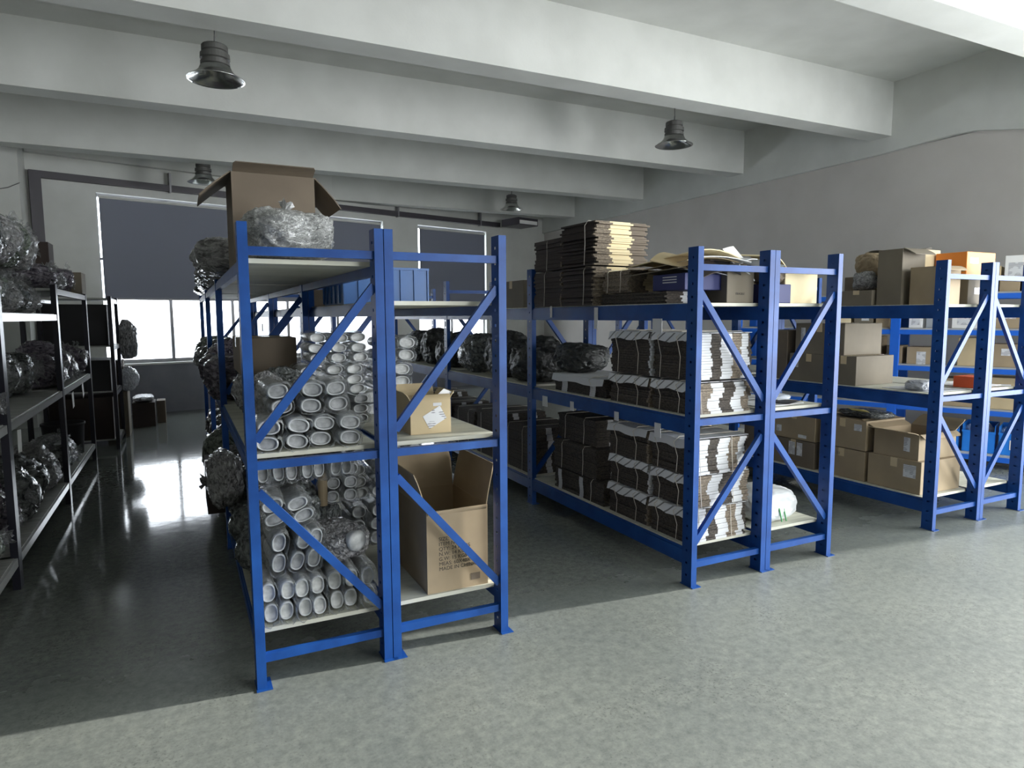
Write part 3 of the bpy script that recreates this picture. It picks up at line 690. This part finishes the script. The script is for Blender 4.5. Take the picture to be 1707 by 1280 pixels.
bag('dark bag under the shadowed row beneath the middle shelf of the left blue rack', .46, 3.52, LB+.22, .34, .5, .37, 'bag_dark', 1)
bag('dark plastic bag at the right rear of the bottom shelf of the left blue rack', .66, 3.62, LB, .24, .35, .40, 'bag_dark', 0)
g = 'film-wrapped bundles at the rear of the second rack'
brow(2, 1.02, .12, 3.92, LM+.0, 'base of the pale pile behind the small carton on the second rack', g, nv=2, w=.115, h=.075, m='insole_pale', seed=2)
brow(2, 1.07, .12, 3.92, LM+.16, 'middle of the pale pile behind the small carton on the second rack', g, nv=2, w=.12, h=.075, m='insole_pale', seed=5)
brow(2, 1.10, .12, 3.92, LM+.32, 'top of the pale pile behind the small carton on the second rack', g, nv=2, w=.12, h=.075, m='insole_pale', seed=3)
brow(4, .92, .115, 3.92, LM-.25-.02, 'upper row under the middle shelf of the second rack', g, nv=3, w=.10, h=.075, m='insole_pale', seed=1)
brow(4, .92, .112, 3.90, LM-.50, 'middle row under the middle shelf of the second rack', g, nv=3, w=.10, h=.072, m='insole_pale', seed=4)
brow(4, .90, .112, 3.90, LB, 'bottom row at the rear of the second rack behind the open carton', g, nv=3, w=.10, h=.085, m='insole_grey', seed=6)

# ------------------------------------------------------------------ blue crate and oddments on the second rack
r = empty('plastic_crate', (1.14, 4.32, LT+.0005))
b = MB(); w, d, h, t = .52, .62, .225, .006
b.box(-w/2, w/2, -d/2, -d/2+t, 0, h, 'crate_blue'); b.box(-w/2, w/2, d/2-t, d/2, 0, h, 'crate_blue'); b.box(-w/2, -w/2+t, -d/2, d/2, 0, h, 'crate_blue'); b.box(w/2-t, w/2, -d/2, d/2, 0, h, 'crate_blue'); b.box(-w/2, w/2, -d/2, d/2, 0, t, 'crate_blue')
b.build('crate_body', r)
b = MB(); b.box(-w/2-.008, w/2+.008, -d/2-.008, -d/2, h-.014, h, 'crate_blue'); b.box(-w/2-.008, w/2+.008, d/2, d/2+.008, h-.014, h, 'crate_blue'); b.box(-w/2-.008, -w/2, -d/2, d/2, h-.014, h, 'crate_blue'); b.box(w/2, w/2+.008, -d/2, d/2, h-.014, h, 'crate_blue'); b.box(-w/2-.006, w/2+.006, -d/2-.006, -d/2, 0, .012, 'crate_blue')
b.build('rim', r)
for i in range(7):
    b = MB(); x = -w/2+w*i/6; b.box(x-.005, x+.005, -d/2-.008, -d/2, .012, h-.014, 'crate_blue'); b.build('rib', r)
for i in range(6):
    b = MB(); y = -d/2+d*i/5; b.box(-w/2-.008, -w/2, y-.005, y+.005, .012, h-.014, 'crate_blue'); b.build('rib', r)
tag(r, 'large blue ribbed plastic crate on top of the second rack behind the pair of posts', 'crate')
for i, (x, y, w, d, h, m, l) in enumerate(((1.44-.0, 5.3, .0, 0, 0, '', ''),)): pass
for x, y, z, w, d, h, m, l in ((.92, 5.25, LT, .16, .3, .13, 'cardboard_brown', 'low dark box on the second rack top just right of the blue crate'),
                               (1.15, 5.25, LT, .2, .3, .10, 'cardboard_dark', 'flat dark box in the middle of the second rack top before the blind'),
                               (1.33, 5.25, LT, .12, .3, .08, 'cardboard_brown', 'small flat box at the right end of the second rack top')):
    carton(l, x, y, z, w, d, h, m, tape=False, name='small_box', cat='box')
b = MB(); b.lathe([(0, 0), (.03, 0), (.03, .11), (.027, .115), (0, .115)], 'black_cloth', 16); tag(b.build('tape_roll', loc=(1.14, 5.25, LT+.1025)), 'short dark cylinder standing on the flat boxes of the second rack top', 'roll')
bag('low dark bundle of cloth on the second rack top near its right post', 1.27, 4.85, LT, .2, .3, .07, 'bag_dark', 2)

# ------------------------------------------------------------------ twine-tied stacks of flattened cartons
SK = {}
def stack_mesh(w, d, h, n, prof, side, seed, jit=.008):
    """prof = list of (fraction, material) along the front edge; every sheet is its own slab with its own small shift"""
    k = (w, d, h, n, str(prof), side, seed)
    if k in SK: return SK[k]
    rn = random.Random(seed); b = MB(); t = h/n; ph = rn.random()*6
    for i in range(n):
        sx = rn.uniform(-jit, jit)+.006*math.sin(i*.6+ph); sy = rn.uniform(-jit, jit)
        x = -w/2+sx; drift = .010*math.sin(i*.55+seed)
        fr = 0
        for j, (f, m) in enumerate(prof):
            xa = -w/2+sx+w*fr+(drift+rn.uniform(-.003, .003) if j else 0); fr += f
            xb = -w/2+sx+w*fr+(drift if j < len(prof)-1 else 0)
            if j: xa = xprev
            xb += rn.uniform(-.003, .003) if j < len(prof)-1 else 0
            b.box(xa, xb, -d/2+sy, -d/2+sy+.02, i*t, i*t+t*.93, m); xprev = xb
        b.box(-w/2+sx, w/2+sx, -d/2+sy+.02, d/2+sy, i*t, i*t+t*.93, side)
    o = b.build('sheet_stack'); C.objects.unlink(o); SK[k] = o; return o
WH = [(.10, 'corrugate_mid'), (.20, 'liner_white'), (.17, 'corrugate_dark'), (.19, 'liner_white'), (.17, 'corrugate_mid'), (.12, 'liner_white'), (.05, 'corrugate_dark')]
WH2 = [(.06, 'liner_white'), (.24, 'corrugate_mid'), (.2, 'liner_white'), (.2, 'corrugate_dark'), (.18, 'liner_white'), (.12, 'corrugate_mid')]
TAN = [(.28, 'corrugate_mid'), (.40, 'bright_edge'), (.32, 'cardboard_brown')]
DRK = [(.3, 'corrugate_dark'), (.12, 'liner_white'), (.3, 'corrugate_dark'), (.1, 'liner_white'), (.18, 'corrugate_dark')]
def stack(label, x, y, z, w, d, h, n=12, prof=WH, side='corrugate_dark', seed=0, cover=None, rz=0, twine=(-.25, .25), group=None, ytwine=(), jit=.008):
    r = empty('flattened_carton_stack', (x, y, z+.0005), rz)
    o = stack_mesh(w, d, h, n, prof, side, seed, jit).copy(); C.objects.link(o); o.parent = r
    zt_ = h
    if cover:
        b = MB(); cv = .012; n_ = 6
        for i in range(n_):       # wavy cover sheet hanging over the left edge
            y0 = -d/2+d*i/n_; y1 = -d/2+d*(i+1)/n_; q0 = .008*math.sin(i*1.7+seed); q1 = .008*math.sin((i+1)*1.7+seed)
            b.quad8([(-w/2-.014, y0, h+.004+q0*.5), (w/2+.008, y0, h+.004), (w/2+.008, y1, h+.004), (-w/2-.014, y1, h+.004+q1*.5)],
                    [(-w/2-.014, y0, h+.007+q0*.5), (w/2+.008, y0, h+.007), (w/2+.008, y1, h+.007), (-w/2-.014, y1, h+.007+q1*.5)], cover)
            b.quad8([(-w/2-.030, y0, h-.045+q0), (-w/2-.027, y0, h-.045+q0), (-w/2-.027, y1, h-.045+q1), (-w/2-.030, y1, h-.045+q1)],
                    [(-w/2-.017, y0, h+.007+q0*.5), (-w/2-.013, y0, h+.006+q0*.5), (-w/2-.013, y1, h+.006+q1*.5), (-w/2-.017, y1, h+.007+q1*.5)], cover)
        b.build('cover_sheet', r); zt_ = h+.009
    for f in twine:      # loops in the x-z plane, seen on the aisle side
        b = MB(); yy = f*d; e = .006+jit
        b.tube([(-w/2-e-(.028 if cover else 0), yy+.01, zt_*.9), (-w/2-e-.004, yy, h*.5), (-w/2-e, yy+.015, .003)], .0022, 'twine', 5)
        b.tube([(-w/2-e-(.028 if cover else 0), yy+.01, zt_*.9), (-w/2, yy+.008, zt_+.006), (w/2+e, yy, zt_+.003), (w/2+e, yy, .003)], .0022, 'twine', 5)
        b.build('twine', r)
    for f in ytwine:     # loops in the y-z plane, seen from the front
        b = MB(); xx = f*w; e = .006+jit
        b.tube([(xx+.01, -d/2-e, .003), (xx, -d/2-e, h*.5), (xx-.008, -d/2-e, zt_), (xx, -d/2, zt_+.005), (xx, d/2+e, zt_+.004)], .0022, 'twine', 5); b.build('twine', r)
    return tag(r, label, 'carton stack', group)
g = 'twine-tied stacks of flattened cartons on the middle rack'
sw, sx_ = .46, 2.925
# bottom shelf: two deep, three high
hs = (.215, .205, .225)
for j, (yc, dd) in enumerate(((3.22, .36), (3.65, .44))):
    z = LB
    for k in range(3):
        stack(f'{"front" if j == 0 else "rear"} twine-tied stack of flattened white-striped cartons on the bottom shelf of the middle rack, {["lowest", "middle", "topmost"][k]} of three', sx_+(.0, .008, -.006)[k], yc, z, sw, dd, hs[k]-.012, 13, (WH, WH2, WH)[k], 'corrugate_dark', seed=k+j*5, cover='slit_cover' if k < 2 else 'liner_white', group=g, ytwine=(-.36, .2)); z += hs[k]
# middle shelf
for j, (yc, dd) in enumerate(((3.22, .36), (3.65, .44))):
    stack(f'{"front" if j == 0 else "rear"} lower twine-tied stack with white stripes on the middle shelf of the middle rack', sx_, yc, LM, sw, dd, .185, 12, (WH2, WH)[j], 'corrugate_dark', seed=9+j, cover='slit_cover', group=g, ytwine=(-.38,))
    stack(f'{"front" if j == 0 else "rear"} tall upper twine-tied stack with white stripes on the middle shelf of the middle rack', sx_, yc, LM+.205, sw, dd, .275, 17, (WH, WH2)[j], 'corrugate_dark', seed=12+j, cover='slit_cover', group=g, ytwine=(-.40,))
FL = [(1.0, 'corrugate_dark')]
def side_banded(label, x, y, z, w, d, h, n, bands, seed, cover=None):
    o = stack(label, x, y, z, w, d, h, n, FL, 'corrugate_dark', seed, cover, group=g, twine=(-.3,))
    for f, bw in bands:
        b = MB(); q = f*d
        for i in range(n):
            dx = .006*math.sin(i*.8+seed); b.box(-w/2-.017, -w/2-.014, q-bw/2+dx, q+bw/2+dx, i*h/n, i*h/n+h/n*.95, 'liner_white')
        b.build('paper_band', o)
side_banded('low wide flattened stack with two white bands lying behind the tall stacks on the middle shelf', sx_, 4.30, LM, sw, .72, .13, 8, ((-.3, .07), (.25, .08)), 21, 'liner_white')
side_banded('dark flattened stack with white bands lying on the bottom shelf behind the slit-covered stacks', sx_, 4.30, LB, sw, .70, .16, 8, ((-.1, .05), (.35, .05)), 22)
stack('dark upper flattened stack behind the slit-covered stacks on the bottom shelf', sx_, 4.36, LB+.17, sw, .62, .22, 11, DRK, 'corrugate_dark', 23, group=g)
stack('third dark flattened stack high behind the slit-covered stacks on the bottom shelf', sx_+.02, 4.40, LB+.40, sw-.05, .55, .2, 11, DRK, 'corrugate_dark', 24, group=g)
bag('dark cloth bundle slumped on the middle shelf beside the second post of the middle rack', 2.93, 4.62, LM+.14, .42, .45, .24, 'bag_matte', 3)
# top shelf
stack('tall dark twine-tied stack of flattened cartons on top of the middle rack, upper half leaning', 2.86, 4.23, LT+.285, .46, .44, .31, 24, TAN, 'cardboard_dark', 31, rz=.05, twine=(-.3,), group=g, jit=.020)
stack('tall dark twine-tied stack of flattened cartons on top of the middle rack, lower half', 2.86, 4.22, LT, .46, .44, .275, 18, TAN, 'cardboard_dark', 32, twine=(-.28,), group=g, jit=.014)
stack('shorter dark tied stack of flattened cartons behind the tall leaning one on top of the middle rack', 2.88, 4.68, LT+.285, .46, .44, .24, 15, TAN, 'cardboard_dark', 33, twine=(.0,), group=g)
stack('lower dark tied stack of flattened cartons behind the tall leaning one on top of the middle rack', 2.87, 4.68, LT, .46, .44, .275, 17, TAN, 'cardboard_dark', 34, twine=(.05,), group=g)
stack('thin striped flattened stack directly on the top shelf at the front of the middle rack', 2.90, 3.62, LT, .44, .70, .075, 6, DRK, 'corrugate_dark', 35, group=g, twine=())
for yc, sd in ((3.80, 40),):
    stack('small brown tied stack of flats on top of the middle rack against the tall leaning stack', 2.85, yc, LT+.08, .34, .30, .15, 10, [(.4, 'corrugate_mid'), (.3, 'bright_edge'), (.3, 'corrugate_mid')], 'corrugate_mid', sd, group=g)
def flat_sheet(label, x, y, z, w, d, m, rx=0, ry=0, rz=0, name='flattened_carton', cat='flattened carton', t=.006, marks=None, curl=.02):
    b = MB(); n = 6
    for i in range(n):
        a0, a1 = -w/2+w*i/n, -w/2+w*(i+1)/n; c0 = curl*math.cos(PI*a0/w); c1 = curl*math.cos(PI*a1/w)
        b.quad8([(a0, -d/2, c0), (a1, -d/2, c1), (a1, d/2, c1), (a0, d/2, c0)], [(a0, -d/2, c0+t), (a1, -d/2, c1+t), (a1, d/2, c1+t), (a0, d/2, c0+t)], m)
    o = b.build(name, loc=(x, y, z)); o.rotation_euler = (rx, ry, rz)
    return tag(o, label, cat)
flat_sheet('cream flattened carton arched over the pile at the front of the middle rack top', 2.92, 3.40, LT+.245, .46, .60, 'cardboard_cream', -.10, .10, .05, curl=.04)
flat_sheet('second cream flattened carton half under the arched one on the middle rack top', 2.96, 3.36, LT+.225, .44, .5, 'cardboard_pale', -.06, .05, -.1, curl=.03)
flat_sheet('brown bent flattened carton under the cream ones on the middle rack top', 2.90, 3.42, LT+.185, .46, .5, 'cardboard_grey', -.05, .04, .02, curl=.03)
o = carton('dark blue printed mailer box lying on the front of the middle rack top', 2.90, 3.27, LT+.078, .42, .30, .10, 'blue_ink', tape=False, name='printed_box', cat='box')
b = MB()
for i in range(3): b.box(-.213, -.212, -.08, .05, .045+i*.016, .051+i*.016, 'liner_white')
b.build('printed_lines', o)
for i, (x, y, dz, rz, m) in enumerate(((2.93, 3.24, .20, .3, 'white_card'), (2.86, 3.18, .19, -.3, 'liner_white'))):
    flat_sheet(['white leaflet sticking out above the blue printed box', 'loose pale sheet over the left end of the blue printed box'][i], x, y, LT+dz, .26, .2, m, .1, .12, rz, 'loose_sheet', 'paper', .002, curl=.01)
carton('square tan carton on the front edge of the middle rack top between the posts', 3.085, 3.20, LT, .22, .26, .195, 'cardboard_grey', text=[('FRAGILE', .02, .07, .05, 'F', 'ink')])
# heap of flats above it
heap = [(3.05, 3.24, .235, .40, .34, 'black_cloth', .10, -.05, .2), (3.0, 3.22, .25, .34, .3, 'white_card', -.05, .08, -.2), (3.14, 3.26, .27, .30, .3, 'liner_white', .12, -.18, .4), (3.08, 3.3, .262, .36, .26, 'cardboard_dark', .1, .04, .1)]
hl = ['black flat mailer over the square tan carton', 'white torn flap sheet over the square tan carton', 'pale sheet sloping up to the middle wide post', 'brown flat over the square tan carton']
heap += [(2.78, 3.30, .262, .24, .26, 'cardboard_pale', .25, -.28, .5), (2.99, 3.14, .225, .22, .16, 'black_cloth', .5, .2, -.5), (3.14, 3.14, .215, .2, .16, 'liner_white', .7, .3, .3), (2.84, 3.10, .20, .22, .14, 'cardboard_dark', .55, -.2, .1)]
hl += ['kinked pale flap at the left of the paper heap', 'dark torn sheet hanging before the paper heap', 'crumpled white sheet hanging by the middle wide post', 'dark bent flap over the left end of the blue printed box']
for q, l in zip(heap, hl): flat_sheet(l+' on the middle rack top', q[0], q[1], LT+q[2], q[3], q[4], q[5], q[6], q[7], q[8], curl=.015)
flat_sheet('upright white leaflet standing highest in the paper heap by the middle wide post', 3.16, 3.22, LT+.315, .12, .10, 'white_card', .9, -.2, .2, 'loose_sheet', 'paper', .002, curl=.005)
carton('grey-brown upright carton behind the tall leaning stack on the far middle rack top', 2.90, 5.45, LT, .42, .5, .24, 'cardboard_grey')
# further bays of the middle rack, aisle side (seen between the left racks)
g2 = 'dark stock on the far bays of the middle rack'
k = 0
for bay, (ya, yb) in enumerate(((5.03, 6.9), (7.03, 8.9))):
    bn = ['second', 'third'][bay]
    for j in range(3):
        yy = ya+(yb-ya)*(j+.5)/3
        w = .50; d = (yb-ya)/3*.92
        stack(f'dark tied carton stack on the bottom shelf, {bn} bay of the middle rack, {CNT[j]} from the near end', 2.94, yy, LB, w, d, .40+.05*(j % 2), 14, DRK, 'corrugate_dark', 60+k, group=g2); k += 1
        bag(f'{["dark", "black", "greyish"][j]} plastic-wrapped bundle on the middle shelf, {bn} bay of the middle rack', 2.92, yy, LM, .52, d, .42+.04*(j % 2), ['bag_matte', 'bag_matte', 'bag_dark'][j], j, group=g2)
# front right of the middle racks
r = bag('white woven sack with green stripes on the bottom shelf right of the middle wide post', 3.52, 3.24, LB, .44, .40, .23, 'sack_white', 2, name='woven_sack', cat='sack', amp=.05)
for q in (-.045, -.005):
    b = MB(); b.tube([(q, -.205, .03), (q-.01, -.19, .11), (q-.03, -.14, .19), (q-.04, -.05, .235)], .005, 'green_stripe', 5); b.build('green_stripe', r)
carton('big cream carton on the right rack top behind the slim post', 3.66, 3.28, LT, .30, .34, .22, 'cardboard_cream')
carton('tan carton end on the middle right rack top, dark side to the aisle', 3.42, 3.62, LT, .28, .3, .17, 'cardboard_brown')
o = carton('dark blue mailer box tipped among papers right of the middle wide post, top shelf', 3.40, 3.18, LT, .24, .22, .12, 'blue_ink', tape=False, name='printed_box', cat='box')
bag('crumpled dark paper bag on the top shelf between the blue mailer and the cream carton', 3.46, 3.20, LT+.122, .22, .2, .13, 'cardboard_brown', 3, name='paper_bag')
flat_sheet('torn cream flap arching over the crumpled paper bag on the top shelf', 3.44, 3.24, LT+.265, .30, .2, 'cardboard_cream', .1, .25, .2, curl=.04)
flat_sheet('blue and white leaflet over the dark blue mailer on the top shelf', 3.36, 3.14, LT+.23, .14, .2, 'pale_film', .3, -.5, .2, 'loose_sheet', 'paper', .002, curl=.01)
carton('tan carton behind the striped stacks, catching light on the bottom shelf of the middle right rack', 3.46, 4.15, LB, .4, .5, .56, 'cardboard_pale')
for i, (x, y, z, w, d, m, rz) in enumerate(((3.50, 3.25, .008, .40, .34, 'white_card', .1), (3.60, 3.20, .016, .2, .2, 'black_cloth', .4), (3.46, 3.5, .02, .4, .3, 'liner_white', -.1))):
    flat_sheet(['wide white sheet on the empty middle shelf right of the wide post', 'black square flat on the white sheet, middle shelf right of the wide post', 'pale sheet at the rear of the middle shelf right of the wide post'][i], x, y, LM+z-.004, w, d, m, 0, 0, rz, 'loose_sheet', 'paper', .003, curl=.0)
bag('clear plastic pouch on the middle shelf next to the slim right post', 3.66, 3.30, LM+.006, .22, .16, .05, 'pale_film', 1)

# ------------------------------------------------------------------ right-hand racks
PL = 'printed_label'
def sidelab(u, v, w, h): return ('S', u, v, w, h, PL)
X3 = 5.02
# bottom shelf
carton('brown carton with double label on the bottom shelf of the right rack, nearest and lowest', X3+.24, 3.31, LB, .50, .44, .255, 'cardboard', patches=[sidelab(.30, .12, .10, .10)])
o = carton('brown carton with white label on the nearest lower one, its flaps ajar under plastic', X3+.245, 3.315, LB+.256, .47, .37, .20, 'cardboard', patches=[sidelab(.25, .06, .05, .11)], open_={'front': (-.4, .05), 'back': (.5, .14), 'left': (.35, .12), 'right': (.6, .16)})
carton('brown carton with faint stencil on the bottom shelf of the right rack, second from the front', X3+.24, 3.78, LB, .50, .44, .25, 'cardboard', text=[('NO. 18', .035, .1, .19, 'S', 'ink')])
carton('brown carton with two white labels stacked second from the front of the right rack', X3+.24, 3.78, LB+.256, .50, .44, .25, 'cardboard', patches=[sidelab(.03, .13, .06, .09), sidelab(.33, .16, .07, .055)])
carton('brown carton on the bottom shelf of the right rack, third from the front', X3+.24, 4.28, LB, .50, .46, .24, 'cardboard_brown', patches=[sidelab(.18, .10, .07, .12), sidelab(.27, .10, .06, .12)])
carton('brown carton stacked third from the front of the right rack, white tag low', X3+.24, 4.28, LB+.246, .50, .46, .26, 'cardboard', patches=[sidelab(.03, .05, .06, .06), sidelab(.28, .02, .09, .03)])
carton('brown carton on the bottom shelf at the far end of the first right bay', X3+.24, 4.72, LB, .50, .32, .48, 'cardboard_brown')
bag('clear bag with a yellow print lying on the second pair of cartons of the right rack', X3+.2, 3.72, LB+.51, .36, .42, .07, 'bag_dark', 1)
o = flat_sheet('yellow printed slip on the clear bag in the right rack', X3-.0, 3.66, LB+.59, .10, .16, 'yellow_card', 0, .3, 0, 'loose_sheet', 'paper', .002, curl=.004)
# middle shelf
carton('grey-brown carton on the middle shelf of the right rack, nearest of the lower pair', X3+.22, 3.79, LM, .48, .24, .245, 'cardboard_grey')
carton('grey-brown carton on the middle shelf of the right rack, rear of the lower pair', X3+.22, 4.14, LM, .48, .42, .245, 'cardboard_grey', patches=[sidelab(.05, .12, .05, .08)])
carton('wide brown carton with taped edge on top of the lower pair, middle shelf of the right rack', X3+.22, 4.04, LM+.247, .48, .50, .27, 'cardboard_grey', patches=[sidelab(.06, .11, .045, .12)])
carton('brown carton at the back of the middle shelf of the right rack', X3+.22, 4.56, LM, .48, .36, .45, 'cardboard_brown')
bag('crumpled white plastic bag on the empty front of the middle shelf of the right rack', X3+.14, 3.22, LM, .24, .22, .085, 'bag_white', 2)
# top shelf
carton('tall grey-brown carton on top of the right rack, torn top, left of the slim post', X3+.12, 3.42, LT, .28, .20, .43, 'cardboard_grey', open_={'front': (-.35, .1), 'right': (.3, .1), 'back': (.1, .1)})
carton('pale carton just right of the tall one on the right rack top', X3+.14, 3.16, LT+.0, .26, .22, .28, 'cardboard', open_={'front': (-.3, .06), 'right': (-.2, .08)})
carton('flat grey-brown carton under torn plastic at the left edge of the right rack top', X3+.1, 3.68, LT, .30, .28, .12, 'cardboard_grey')
bag('small bundle of papers in clear film on the flat carton of the right rack top', X3+.06, 3.68, LT+.125, .16, .22, .16, 'bag_grey', 0)
carton('cream carton behind the slim post on the right rack top', 5.43, 3.52, LT, .25, .3, .44, 'cardboard_cream')
bag('blurred brown paper sack highest at the back of the right rack top', X3+.36, 3.84, LT+.25, .26, .26, .22, 'cardboard', 1, name='paper_bag')
carton('brown carton carrying the paper sack at the back of the right rack top', X3+.36, 3.84, LT, .3, .3, .2485, 'cardboard_brown')
X4 = 5.62
carton('grey-brown carton with small square label under the orange carton', 5.575, 3.22, LT, .22, .26, .205, 'cardboard_grey', patches=[('F', .08, .08, .07, .05, PL)])
carton('orange carton with white name plate near the top of the right front rack', 5.66, 3.235, LT+.207, .38, .24, .20, 'orange_card', patches=[('F', .04, .11, .11, .045, 'white_card')], text=[('BOX-7', .030, .047, .122, 'F', 'ink')], tape=False)
carton('plain tan carton beside the one carrying the orange carton', 5.79, 3.24, LT, .18, .26, .206, 'cardboard')
carton('red and orange small box on the middle shelf of the rightmost front rack', X4+.12, 3.18, LM, .20, .16, .09, 'red_card', tape=False, name='small_box', cat='box')
flat_sheet('white sheets on the middle shelf of the rightmost front rack', X4+.26, 3.3, LM+.002, .4, .36, 'white_card', 0, 0, .1, 'loose_sheet', 'paper', .004, curl=0)
flat_sheet('white sheets under the crumpled bag on the middle shelf of the right rack', X3+.26, 3.28, LM+.001, .42, .4, 'liner_white', 0, 0, -.05, 'loose_sheet', 'paper', .0025, curl=0)

# wall rack stock: (s, z, width along s, height, material, label)
def r4box(s, z, w, h, m, label, d=.30, t=.07, lab=None, open_=None):
    x, y, zz = r4p(s, t+d/2, z)
    p = [('F', w*lab[0], h*lab[1], w*lab[2], h*lab[3], PL)] if lab else ()
    return carton(label, x, y, z, w, d, h, m, rz=A4+PI, patches=p, name='small_carton', open_=open_, tape=False)
WR = 'on the bright blue wall rack'
r4box(1.50, L4[2], .13, .25, 'yellow_card', 'narrow yellow-sided carton at the left end of the third shelf '+WR)
r4box(1.345, L4[2], .14, .30, 'cardboard', 'upright tan carton with tall label on the third shelf '+WR, lab=(.3, .25, .4, .55))
r4box(1.20-.06, L4[2], .16, .20, 'cardboard', 'wide tan carton left of the middle post, third shelf '+WR, lab=(.4, .1, .3, .6), t=.10)
r4box(.86, L4[2], .30, .19, 'cardboard', 'tan carton with black-and-white picture label, third shelf '+WR, lab=(.32, -.02, .3, .75))
r4box(.42, L4[2], .22, .30, 'cardboard_pale', 'tan carton with torn plastic behind the slim post, third shelf '+WR)
r4box(.10, L4[2], .26, .24, 'cardboard', 'open tan carton near the right edge, third shelf '+WR, lab=(.3, .5, .3, .3))
r4box(1.72, L4[3], .22, .19, 'cardboard_cream', 'cream carton at the left end of the fourth shelf '+WR)
r4box(1.47, L4[3], .20, .20, 'cardboard_grey', 'grey-brown carton with white slip, fourth shelf left '+WR, lab=(.4, .4, .4, .4))
r4box(1.27, L4[3], .14, .20, 'cardboard', 'plain tan carton between darker ones, fourth shelf '+WR)
r4box(.94, L4[3], .13, .22, 'white_card', 'white box with printed figures right of the middle post, fourth shelf '+WR, lab=(.2, .15, .6, .7))
r4box(.78, L4[3], .12, .22, 'pale_film', 'pale blue translucent pack beside the white box, fourth shelf '+WR)
r4box(.48, L4[3], .24, .17, 'white_card', 'low pale box behind the slim post, fourth shelf '+WR, lab=(.2, .2, .5, .5))
r4box(.10, L4[3], .26, .20, 'cardboard', 'tan carton with torn white label at the right, fourth shelf '+WR, lab=(.3, .5, .4, .35))
r4box(.30, L4[4], .15, .12, 'cardboard', 'left of the twin small tan cartons near the right edge, top shelf '+WR)
r4box(.12, L4[4], .17, .12, 'cardboard', 'right of the twin small tan cartons near the right edge, top shelf '+WR)
r4box(.27, L4[4]+.122, .14, .14, 'cardboard_pale', 'small pale carton stacked on the left twin, top shelf '+WR)
r4box(.02, L4[4]+.122, .30, .24, 'white_card', 'white-fronted box with rounded panel at the upper right corner, top shelf '+WR, lab=(.1, .1, .5, .6))
r4box(-.12, L4[4], .26, .12, 'cardboard', 'tan carton supporting the white-fronted box at the right edge, top shelf '+WR)
r4box(.86, L4[1], .30, .24, 'cardboard', 'tan carton left of the slim post, second shelf '+WR)
r4box(.50, L4[1], .34, .30, 'cardboard', 'wide tan carton behind the slim post, second shelf '+WR)
r4box(.08, L4[1], .30, .33, 'cardboard_pale', 'tan carton with white round label at the right, second shelf '+WR, lab=(.3, .5, .3, .3))
for s, l in ((.62, 'left'), (.30, 'middle'), (-.02, 'right')):
    x, y, zz = r4p(s, .27, L4[0]); r = empty('storage_bin', (x, y, L4[0]+.0005), A4+PI); w, d, h = .29, .36, .30
    b = MB(); t = .006
    b.box(-w/2, w/2, -d/2, -d/2+t, 0, h*.75, 'crate_bright'); b.box(-w/2, w/2, d/2-t, d/2, 0, h, 'crate_bright'); b.box(-w/2, -w/2+t, -d/2, d/2, 0, h, 'crate_bright'); b.box(w/2-t, w/2, -d/2, d/2, 0, h, 'crate_bright'); b.box(-w/2, w/2, -d/2, d/2, 0, t, 'crate_bright'); b.build('bin_body', r)
    b = MB(); b.box(-w/2-.004, w/2+.004, -d/2-.012, -d/2, h*.70, h*.77, 'crate_bright'); b.build('rim', r)
    b = MB(); b.box(-.05, .05, -d/2-.004, -d/2, .06, .16, 'white_card' if l == 'right' else 'crate_bright'); b.build('label_holder', r)
    tag(r, f'{l} bright blue plastic bin on the bottom shelf of the wall rack', 'bin', 'blue bins on the wall rack')
    bag(f'white wrapped goods heaped in the {l} blue bin', x, y, L4[0]+.02, w*.8, d*.8, .30, 'bag_white', 1)

# price tags on the middle rack beams
for i, (y, z, w, h, l) in enumerate(((3.30, LT-.135, .09, .085, 'pale square price card hanging under the top beam of the middle rack, nearest the front'), (3.98, LT-.09, .045, .15, 'tall narrow grey card below the leaning stack on the middle rack'), (4.62, LT-.04, .03, .09, 'small folded card on the top beam near the second post'),
      (4.72, LM-.10, .08, .085, 'grey square card on the middle beam beside the second post'), (4.30, LM-.09, .05, .07, 'small card on the middle beam halfway along the first bay'), (3.72, LM-.09, .05, .06, 'small card on the middle beam below the rear striped stack'), (3.28, LM-.12, .06, .09, 'grey card on the middle beam below the front striped stack'))):
    b = MB(); b.box(2.6345, 2.6375, y-w/2, y+w/2, z-h/2, z+h/2, 'liner_white'); tag(b.build('shelf_card'), l, 'card')
